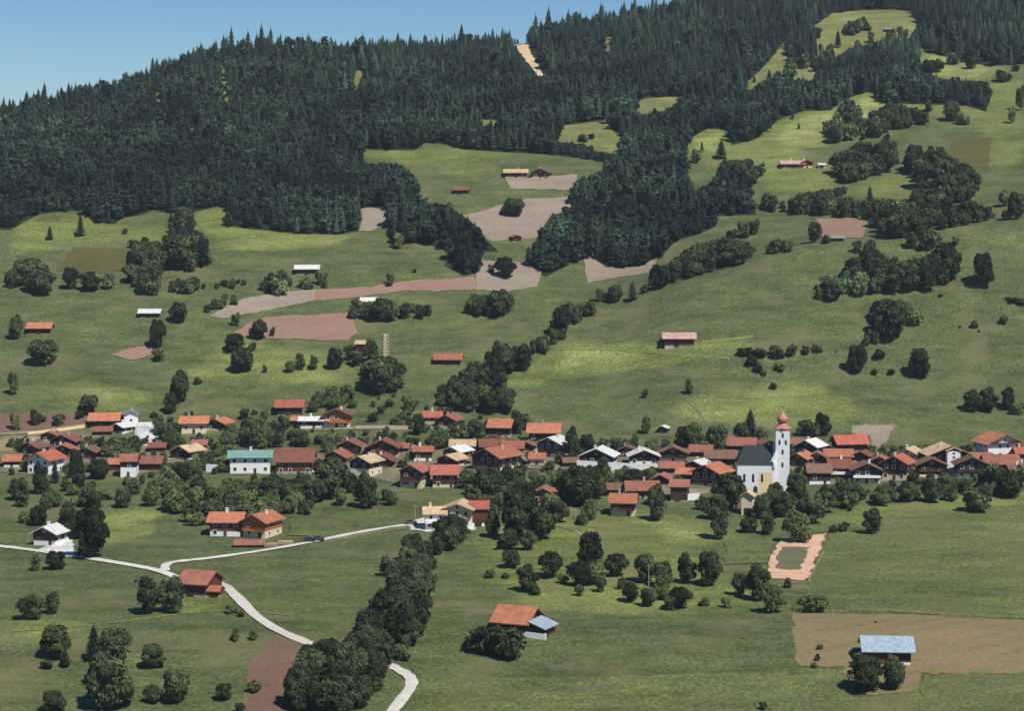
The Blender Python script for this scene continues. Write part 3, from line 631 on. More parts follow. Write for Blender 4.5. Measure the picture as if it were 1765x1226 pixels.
b_('barn',640,529,32,10,'e',2,7,22,'r_pale','wood_dark','stone',.1,'n','barn whose white roof shows above a hedge of dark trees')
b_('hut',623,607,19,14,'e',-6,6,22,'r_tan','wood_red','stone',.1,'n','small square hut with tan roof next to the lattice mast')
b_('barn',772,629,42,10,'e',-3,8,27,'r_orange','wood_dark','stone',.1,'n','long low barn with orange roof left of the gully trees')
b_('barn',1171,598,50,15,'e',-4,9,25,'r_pink','wood_red','stone',.15,'n','red timber barn with pinkish white roof on the big right meadow')
b_('barn',795,335,23,8,'e',-4,6,25,'r_rust','wood_red','stone',.1,'n','small rusty hut on the upper meadow left of the farm')
b_('farmhouse',889,306,36,9,'e',-2,8,23,'r_tan','wood_red','pinkstone',.25,'','upper farm, left building with long tan roof')
b_('farmhouse',931,307,28,10,'g',-14,8,24,'r_brown','wood_red','ochre',.3,'','upper farm, right building with gable front')
b_('hut',891,416,15,7,'g',20,5,22,'r_rust','wood_red','stone',.1,'n','tiny red hut at the lower end of the pink upper field')
b_('farmhouse',1366,290,36,8,'e',-3,8,22,'r_pink','wood_brown','pinkstone',.3,'','low farmhouse with pale pink roof on the upper right meadow')
b_('farmhouse',1391,289,18,9,'g',10,7,24,'r_rust','wood_red','pinkstone',.4,'','gabled farmhouse joined to the pale pink roof on the upper right meadow')
b_('hut',1417,290,11,6,'e',0,4,20,'r_pale','white','stone',.3,'n','tiny white hut right of the upper right farmhouse')
b_('shed',1440,416,28,6,'e',2,5,18,'r_grey','wood_dark','stone',.1,'n','long dark shed below the pink field on the upper right slope')
b_('hut',1512,391,20,7,'e',2,5,22,'r_pale','wood_dark','stone',.1,'n','white roofed hut right of the pink field on the upper right slope')
b_('hut',1532,55,12,5,'e',0,4,20,'r_grey','wood_dark','stone',.1,'n','tiny hut in the highest clearing near the top right')
b_('chalet',77,941,42,22,'g',-16,9,26,'r_pale','wood_dark','white',.4,'','dark chalet with pinkish white roof beside the white gravel forecourt')
b_('chalet',388,925,52,26,'e',-3,9,27,'r_orange','wood_red','white',.35,'','left half of the orange roofed pair of chalets above the branch road')
b_('chalet',438,928,44,29,'g',-24,11,27,'r_orange','wood_orange','cream',.45,'b','right half of the orange roofed pair, with orange timber gable')
b_('shed',430,944,44,6,'e',2,4,22,'r_rust','wood_dark','stone',.1,'n','low shed with rust roof in front of the orange roofed pair of chalets')
b_('barn',332,1030,50,25,'e',-20,10,28,'r_rust','wood_red','stone',.2,'n','red-brown barn at the bend of the lower road')
b_('shed',366,1031,22,12,'e',-12,4,26,'r_orange','wood_brown','stone',.3,'n','small orange roofed lean-to at the right end of the road bend barn')
b_('barn',879,1094,60,22,'e',-24,11,30,'r_orange','wood_dark','white',.12,'n','lone barn with bright orange roof and blue roofed annexe')
b_('barn',1531,1147,76,26,'e',-4,10,26,'r_blue','wood_dark','white',.22,'n','large dark barn with pale blue roof in the striped field')
H_BARN = None
for spec in B:
    r_ = building(spec)
    if spec[1] == 879: ann = r_
    if spec[1] == 1638: tow = r_
# blue roofed annexe of the lone barn, on its right gable
e, w, H, dep, top = ann
an = MB().prism([(w/2+.02,-3.5),(w/2+5.2,-3.5),(w/2+5.2,H*.62),(w/2+.02,H*1.12)], .4, dep*.72, 'y').obj('annexe', 'wood_dark', e)
MB().prism([(w/2+.9,H*1.12),(w/2+6.1,H*.62-.12),(w/2+6.1,H*.62+.12),(w/2+.9,H*1.12+.25)], -.7, dep*.72+.8, 'y').obj('annexe_roof', 'r_blue', an)
MB().box(w/2-2.5,-.35,-3.5,w/2+5.9,.36,1.0).obj('white_base', 'white', e)
e, w, H, dep, top = tow
st = MB().box(-2.6,-2.6,-3.5,2.6,.2,H+1.6).obj('stair_tower', 'white', e); st.location = (.6, 0, 0)
MB().prism([(-3.1,H+1.45),(0,H+2.8),(3.1,H+1.45),(3.1,H+1.7),(0,H+3.05),(-3.1,H+1.7)], -3.1, .6, 'y').obj('tower_roof', 'r_tan', st)
for z in (1.3, 3.6, 5.6, 7.2): put_window(st, (0, -2.602, z), 0, (.8, 1, .6))

# ------------------------------------------------------------------ church
def church():
    p = p2w(1302, 851); sc = w2p(*p)[2]; u = 1/sc
    e = link('church', None); e.location = p; e.rotation_euler = (0,0,R(-4)); tag(e, 'white village church with dark roof and red onion-domed tower', 'church')
    w = 62*u; H = 52*u; dep = 11; hw = w/2
    MB().box(-hw,0,-4,hw,dep,H).obj('nave_wall', 'white', e)
    MB().box(hw-5.4,-.05,-4,hw-.5,.03,H*.72).obj('ochre_wall_panel', 'ochre', e)
    ri = 6.2
    rf = MB(); o = .5
    rf.add([(-hw-o,-o,H),(hw-.2,-o,H),(hw-.2,dep+o,H),(-hw-o,dep+o,H),(-hw+2.6,dep/2,H+ri),(hw-.2,dep/2,H+ri)],
           [(0,1,5,4),(2,3,4,5),(3,0,4),(1,2,5),(0,3,2,1)])
    rf.obj('nave_roof', 'r_slate', e)
    MB().prism([(-.6,H-1.5),(-.6,H+.3),(dep/2,H+ri+.7),(dep+.6,H+.3),(dep+.6,H-1.5)], hw-.15, hw+.5, 'x').obj('gable_parapet', 'white', e)
    for x in (-.62,-.13,.36):
        a = MB(); pr = [(-.42,-1.6),(.42,-1.6),(.42,1.0),(.3,1.35),(0,1.55),(-.3,1.35),(-.42,1.0)]
        a.prism(pr, -.06, .05, 'y'); q = a.obj('nave_window', 'glass', e); q.location = (x*hw, -.003, H*.52)
    d = MB().prism([(-.8,0),(.8,0),(.8,2.0),(.5,2.5),(0,2.7),(-.5,2.5),(-.8,2.0)], -.07, .04, 'y').obj('church_door', 'wood_brown', e); d.location = (-.0*hw, -.003, .1)
    MB().box(-hw-.05,-.12,H-.5,hw,-.005,H-.02).obj('cornice', 'cream', e)
    # tower
    t = MB(); tw = 24*u/2; TH = 110*u; tx = hw+.5+tw+.2
    t.box(tx-tw,1.0,-4,tx+tw,1.0+2*tw,TH); tw_o = t.obj('tower', 'white', e); cy_ = 1.0+tw
    MB().prism([(tx-tw-2.9,-4),(tx-tw,-4),(tx-tw,H*1.42),(tx-tw-2.2,H*1.0)], .2, 1.4, 'y').obj('buttress', 'white', tw_o)
    MB().box(tx-tw-.25,.75,TH,tx+tw+.25,1.25+2*tw,TH+.45).obj('tower_cornice', 'dome', tw_o)
    n = 8
    MB().lathe([(tw*1.32,TH+.45),(tw*1.1,TH+1.0),(tw*.68,TH+1.7),(tw*.48,TH+2.3)], n, (tx,cy_)).obj('tower_skirt_roof', 'dome', tw_o)
    dm = MB().lathe([(tw*.46,TH+2.25),(tw*.56,TH+2.5),(tw*.74,TH+3.0),(tw*.80,TH+3.7),(tw*.74,TH+4.4),(tw*.56,TH+5.0),(tw*.4,TH+5.5),(tw*.18,TH+6.1),(tw*.06,TH+6.9),(.05,TH+7.3)], 20, (tx,cy_))
    dmo = dm.obj('onion_dome', 'dome', tw_o); dmo.data.polygons.foreach_set('use_smooth', np.ones(len(dmo.data.polygons), bool))
    MB().box(tx-.06,cy_-.06,TH+7.2,tx+.06,cy_+.06,TH+9).box(tx-.5,cy_-.05,TH+8.2,tx+.5,cy_+.05,TH+8.34).obj('cross', 'wood_dark', dmo)
    for zz, pts in ((TH-2.0,(0,)),(TH-4.6,(-.45,.45)),(TH-8.2,(0,)),(TH-13,(0,))):
        for s in pts:
            q = MB().prism([(-.36,-.95),(.36,-.95),(.36,.55),(0,.95),(-.36,.55)], -.05, .05, 'y').obj('belfry_opening', 'glass', tw_o); q.location = (tx+s*tw, .996, zz)
            q = MB().prism([(-.36,-.95),(.36,-.95),(.36,.55),(0,.95),(-.36,.55)], -.05, .05, 'x').obj('belfry_opening', 'glass', tw_o); q.location = (tx+tw, cy_+s*tw, zz)
    FOOT.append((p.x, p.y+5, 10, 1268, 700, 1362, 851, p.y)); FOOT.append((p.x+11, p.y+5, 6, 1268, 700, 1362, 851, p.y))
    building(('chapel',1287,889,19,34,'g',-16,5,34,'r_tan','cream','cream',1,'n','narrow cream charnel chapel standing below the church'))
church()

# ------------------------------------------------------------------ walls, mast, cars, timber
def wall(name, a, b, h, mat, label, cat='wall', th=.5):
    A, Bq = p2w(*a), p2w(*b); n = 8; mb = MB(); vs = []; d = (Bq-A).xy.normalized(); nn = Vector((-d.y, d.x))*th
    for k in range(n):
        P0 = A.lerp(Bq, k/n); P1 = A.lerp(Bq, (k+1)/n); z0 = min(float(hgt(np.array(P0.x), np.array(P0.y))), float(hgt(np.array(P1.x), np.array(P1.y))))
        zt0 = float(hgt(np.array(P0.x), np.array(P0.y)))+h; zt1 = float(hgt(np.array(P1.x), np.array(P1.y)))+h
        vs = [(P0.x,P0.y,z0-2),(P1.x,P1.y,z0-2),(P1.x+nn.x,P1.y+nn.y,z0-2),(P0.x+nn.x,P0.y+nn.y,z0-2),(P0.x,P0.y,zt0),(P1.x,P1.y,zt1),(P1.x+nn.x,P1.y+nn.y,zt1),(P0.x+nn.x,P0.y+nn.y,zt0)]
        mb.add(vs, [(0,1,5,4),(3,7,6,2),(4,5,6,7)]+([(0,4,7,3)] if k == 0 else [])+([(1,2,6,5)] if k == n-1 else []))
    tag(mb.obj(name, mat), label, cat)
wall('retaining_wall', (994,808), (1126,815), 3.2, 'white', 'long white retaining wall below the two pale roofed chalets')
wall('retaining_wall', (355,814), (393,816), 3.0, 'white', 'short white retaining wall left of the green roofed house')
wall('retaining_wall', (308,814), (335,816), 3.0, 'white', 'white retaining wall by the street below the tan roofed chalet')
wall('garden_wall', (1172,864), (1206,862), 2.4, 'white', 'white garden wall right of the tall dark barn')
wall('churchyard_wall', (1280,859), (1345,856), 1.6, 'stone', 'pale churchyard wall in front of the white nave')
wall('retaining_wall', (612,741), (704,741), 1.7, 'pinkstone', 'pale pinkish stone wall along the upper lane')
wall('retaining_wall', (48,750), (150,737), 1.2, 'ochre', 'ochre wall along the lane below the reddish vineyard')
def mast():
    p = p2w(665, 628); e = link('lattice_mast', None); e.location = p; tag(e, 'pale lattice cable mast standing on the meadow beside the square hut', 'mast')
    m = MB(); hh = 14
    for sx in (-1, 1):
        for sy in (-1, 1): m.add(*bar((sx*1.45, sy*1.0, -1), (sx*1.1, sy*.6, hh), .24))
    m.obj('mast_legs', 'wood_pale', e)
    m = MB()
    for k in range(9):
        z0, z1 = k*1.5, (k+1)*1.5; a0 = 1.4-.3*z0/hh; a1 = 1.4-.3*z1/hh
        for s in (-1, 1):
            m.add(*bar((-a0, s*a0, z0), (a1, s*a1*.7, z1), .13)); m.add(*bar((a0, s*a0, z0), (-a1, s*a1, z1), .09))
            m.add(*bar((-a1, s*a1, z1), (a1, s*a1, z1), .09)); m.add(*bar((s*a0, -a0, z0), (s*a1, a1, z1), .09))
    m.obj('cross_braces', 'cream', e)
    MB().box(-1.7,-.2,hh,1.7,.2,hh+.35).obj('crossarm', 'wood_pale', e)
def bar(a, b, r):
    a, b = Vector(a), Vector(b); d = (b-a).normalized(); u = d.orthogonal().normalized()*r; v = d.cross(u).normalized()*r
    vs = [a+u+v, a-u+v, a-u-v, a+u-v, b+u+v, b-u+v, b-u-v, b+u-v]
    return vs, [(0,1,2,3),(7,6,5,4),(0,4,5,1),(1,5,6,2),(2,6,7,3),(3,7,4,0)]
mast()
def pole(X, Y, h, label):
    p = p2w(X, Y); e = link('utility_pole', None); e.location = p; tag(e, label, 'pole', 'wooden utility poles')
    MB().lathe([(.17,-1),(.11,h)], 8).obj('pole_shaft', 'wood_pale', e); MB().box(-.9,-.07,h-.7,.9,.07,h-.55).obj('crossarm', 'wood_pale', e)
pole(960, 898, 9, 'wooden pole among trees below the dark red chalet'); pole(1118, 1018, 8, 'wooden pole in the orchard below the orange roofed house')
pole(716, 905, 7, 'wooden pole beside the road in front of the villa')
def fence(pts, label):
    C = []
    for a, b in zip(pts[:-1], pts[1:]):
        n = max(1, int(math.hypot(b[0]-a[0], b[1]-a[1])/11)); C += [p2w(a[0]+(b[0]-a[0])*q/n, a[1]+(b[1]-a[1])*q/n) for q in range(n)]
    C.append(p2w(*pts[-1])); e = link('fence', None); e.location = C[0]; tag(e, label, 'fence', 'wooden rail fences')
    for c in C: o = MB().lathe([(.09,-.3),(.07,1.25)], 6).obj('post', 'wood_pale', e); o.location = c-C[0]
    m = MB()
    for a, b in zip(C[:-1], C[1:]):
        for z in (.55, 1.0): m.add(*bar(a-C[0]+Vector((0,0,z)), b-C[0]+Vector((0,0,z)), .05))
    m.obj('rails', 'wood_pale', e)
fence([(560,938),(630,924),(700,912)], 'wooden rail fence along the lower side of the branch road')
fence([(1345,1006),(1392,1008),(1420,955)], 'wooden fence round the lower right corner of the pinkish garden plot')
fence([(1368,1056),(1560,1058),(1700,1070)], 'long wooden fence along the top edge of the striped brown field')
def car(X, Y, rz, label):
    p = p2w(X, Y); e = link('parked_car', None); e.location = p+Vector((0,0,.42)); e.rotation_euler = (0,0,R(rz)); tag(e, label, 'car', 'cars parked along the branch road')
    MB().prism([(-2.1,.35),(2.1,.35),(2.15,.8),(1.9,.95),(1.1,1.0),(.6,1.5),(-1.1,1.5),(-1.6,1.0),(-2.1,.9)], -.8, .8, 'y').obj('body', 'carpaint', e)
    MB().prism([(1.0,1.03),(.58,1.43),(-1.08,1.43),(-1.5,1.03)], -.82, .82, 'y').obj('windows', 'glass', e)
    for x in (-1.3, 1.3):
        for y in (-.75, .75):
            w = MB().lathe([(.34,-.1),(.34,.1)], 12).obj('wheel', 'rubber', e); w.rotation_euler = (R(90),0,0); w.location = (x, y, .34)
car(548, 934, 12, 'dark car parked by the branch road right of the timber stacks'); car(708, 906, 6, 'dark car in front of the white wing of the villa')
car(533, 936, 12, 'dark car behind another on the branch road near the timber stacks')
for X, Y, lb in ((466, 943, 'left of two pale stacks of planks by the branch road'), (492, 939, 'right of two pale stacks of planks by the branch road')):
    p = p2w(X, Y); m = MB()
    for k in range(4):
        for q in range(6): m.box(-2.4+random.uniform(-.1,.1), q*.32, .1+k*.24, 2.4+random.uniform(-.1,.1), q*.32+.28, .3+k*.24)
    o = m.obj('timber_stack', 'r_tan'); o.location = p; o.rotation_euler = (0,0,R(10)); tag(o, lb, 'timber stack', 'timber stacks')

# ------------------------------------------------------------------ trees
def icos():
    t = (1+5**.5)/2; v = np.array([(-1,t,0),(1,t,0),(-1,-t,0),(1,-t,0),(0,-1,t),(0,1,t),(0,-1,-t),(0,1,-t),(t,0,-1),(t,0,1),(-t,0,-1),(-t,0,1)], float)
    v /= np.linalg.norm(v[0]); f = [(0,11,5),(0,5,1),(0,1,7),(0,7,10),(0,10,11),(1,5,9),(5,11,4),(11,10,2),(10,7,6),(7,1,8),(3,9,4),(3,4,2),(3,2,6),(3,6,8),(3,8,9),(4,9,5),(2,4,11),(6,2,10),(8,6,7),(9,8,1)]
    return v, np.array(f)
I0 = icos()
def sub(vf):
    v, f = vf; v = list(map(tuple, v)); d = {}; out = []
    def m(a, b):
        k = (min(a,b), max(a,b))
        if k not in d: p = np.array(v[a])+np.array(v[b]); p /= np.linalg.norm(p); d[k] = len(v); v.append(tuple(p))
        return d[k]
    for a, b, c in f: x, y, z = m(a,b), m(b,c), m(c,a); out += [(a,x,z),(b,y,x),(c,z,y),(x,y,z)]
    return np.array(v), np.array(out)
I1 = sub(I0)
def broad_crown(r, lobes, leaves, core=I1, lowz=.03, leafsz=.07, spiky=0):
    """unit tree: height 1, width 1"""
    Vs, Fs, n = [], [], 0
    L = [(np.array([0,0,.50]), .37), (np.array([0,0,.24]), .25)]
    for k in range(lobes):
        a = r.uniform(0, 2*math.pi); z = r.uniform(.20, .86); rad = math.sqrt(max(.02, 1-((z-.46)/.52)**2))
        q = r.uniform(.13, .23); d = max(0, .52*rad-q)*r.uniform(.7, 1.25)
        L.append((np.array([math.cos(a)*d, math.sin(a)*d, z]), q))
    for c, q in L:
        v, f = core; s = q*r.uniform(.55, .88, (len(v), 1)); V = v*s*np.array([1,1,.95])+c; V[:,2] = np.maximum(V[:,2], lowz)
        Vs.append(V); Fs.append(f+n); n += len(V)
        k = leaves
        d = r.normal(size=(k,3)); d /= np.linalg.norm(d, axis=1)[:,None]; d[:,2] = np.where(d[:,2] < -.5, -d[:,2], d[:,2])
        P = c+d*q*r.uniform(.75, 1.25, (k,1)); P[:,2] = np.maximum(P[:,2], lowz)
        up = d+r.normal(size=(k,3))*.55; up /= np.linalg.norm(up, axis=1)[:,None]
        t1 = np.cross(up, r.normal(size=(k,3))); t1 /= np.linalg.norm(t1, axis=1)[:,None]; t2 = np.cross(up, t1)
        s = leafsz*r.uniform(.6, 1.3, (k,1))
        tri = np.stack([P+t1*s, P-t1*s*.6+t2*s, P-t1*s*.6-t2*s], 1).reshape(-1,3)
        Vs.append(tri); Fs.append(np.arange(3*k).reshape(-1,3)+n); n += 3*k
    return np.concatenate(Vs), np.concatenate(Fs)
def spruce_crown(r, layers=9, spikes=10):
    Vs, Fs, n = [], [], 0
    for k in range(layers):
        q = k/(layers-1); z1 = .14+.86*((k+1.35)/(layers+.35)) if k < layers-1 else 1.0; z0 = .12+.80*(k/layers)
        rad = .5*(1-q)**.68+.04
        m = spikes*2; a = np.arange(m)*math.pi/spikes+r.uniform(0,3)+r.normal(size=m)*.08
        rr = np.where(np.arange(m) % 2 == 0, rad*r.uniform(.82,1.18,m), rad*r.uniform(.45,.68,m))
        zz = np.where(np.arange(m) % 2 == 0, z0-.02*r.uniform(0,1.5,m), z0+.045)
        ring = np.stack([rr*np.cos(a), rr*np.sin(a), zz], 1)
        apex = np.array([[r.normal()*.008, r.normal()*.008, z1]])
        Vs += [ring, apex]; i = np.arange(m); Fs.append(np.stack([i+n, (i+1) % m+n, np.full(m, n+m)], 1)); n += m+1
    return np.concatenate(Vs), np.concatenate(Fs)
def trunk_mesh(r, limbs=True):
    m = MB(); m.lathe([(.045,-.12),(.032,.1),(.022,.45),(.010,.75)], 7)
    if limbs:
        for k in range(5):
            a = r.uniform(0,6.28); z = r.uniform(.15,.4); m.add(*bar((0,0,z), (math.cos(a)*.28, math.sin(a)*.28, z+r.uniform(.15,.3)), .010))
    return m
def crown_mesh(name, vf, mat): return mesh_np(name, vf[0], [(vf[1], 0)], [mat])
KIND = {}
KIND['b'] = [crown_mesh('crown', broad_crown(np.random.default_rng(k), 9+k % 4, 260, leafsz=.052), 'leaf') for k in range(8)]
KIND['l'] = [crown_mesh('crown', broad_crown(np.random.default_rng(40+k), 9, 230, leafsz=.052), 'leaf_light') for k in range(5)]
KIND['c'] = [crown_mesh('crown', spruce_crown(np.random.default_rng(60+k), 11, 11), 'needle') for k in range(5)]
KIND['s'] = [crown_mesh('bush', broad_crown(np.random.default_rng(80+k), 6, 90, I1, -.12, .09), 'leaf') for k in range(4)]
TRUNK_B = [trunk_mesh(np.random.default_rng(90+k)).mesh('trunk', 'bark') for k in range(3)]
TRUNK_C = trunk_mesh(np.random.default_rng(99), False).mesh('trunk', 'bark')
TREES = []   # for labels: (object, X, Y, Wpx, Hpx, kind)
PENDING = []
def tree(X, Y, Wp, Hp, kind='b', world=None):
    k = 's' if (kind in 'bl' and Hp < 15) else kind
    PENDING.append((X, Y, Wp, Hp, k, p2w(X, Y) if world is None else Vector(world), world is None))
def grow(X, Y, Wp, Hp, kind, p):
    s = w2p(*p)[2]
    w, h = Wp/s*1.06, Hp/s*.97; big = Hp >= 15
    if kind == 's' or not big:
        o = link('bush', random.choice(KIND['s'])) if kind in 'sbl' else link('spruce_tree', random.choice(KIND['c']))
        o.location = p; o.scale = (w, w, h); o.rotation_euler = (0,0,random.uniform(0,6.28)); kk = 's' if kind in 'sbl' else 'c'
    else:
        nm = {'b':'broadleaf_tree','l':'fruit_tree','c':'spruce_tree'}[kind]; o = link(nm, None); o.location = p; o.rotation_euler = (0,0,random.uniform(0,6.28)); kk = kind
        c = link('crown', random.choice(KIND[kind]), o); c.scale = (w, w, h)
        tr = link('trunk', TRUNK_C if kind == 'c' else random.choice(TRUNK_B), o); tr.scale = (w if kind != 'c' else w*.9, w if kind != 'c' else w*.9, h)
    TREES.append((o, X, Y, Wp, Hp, kk))
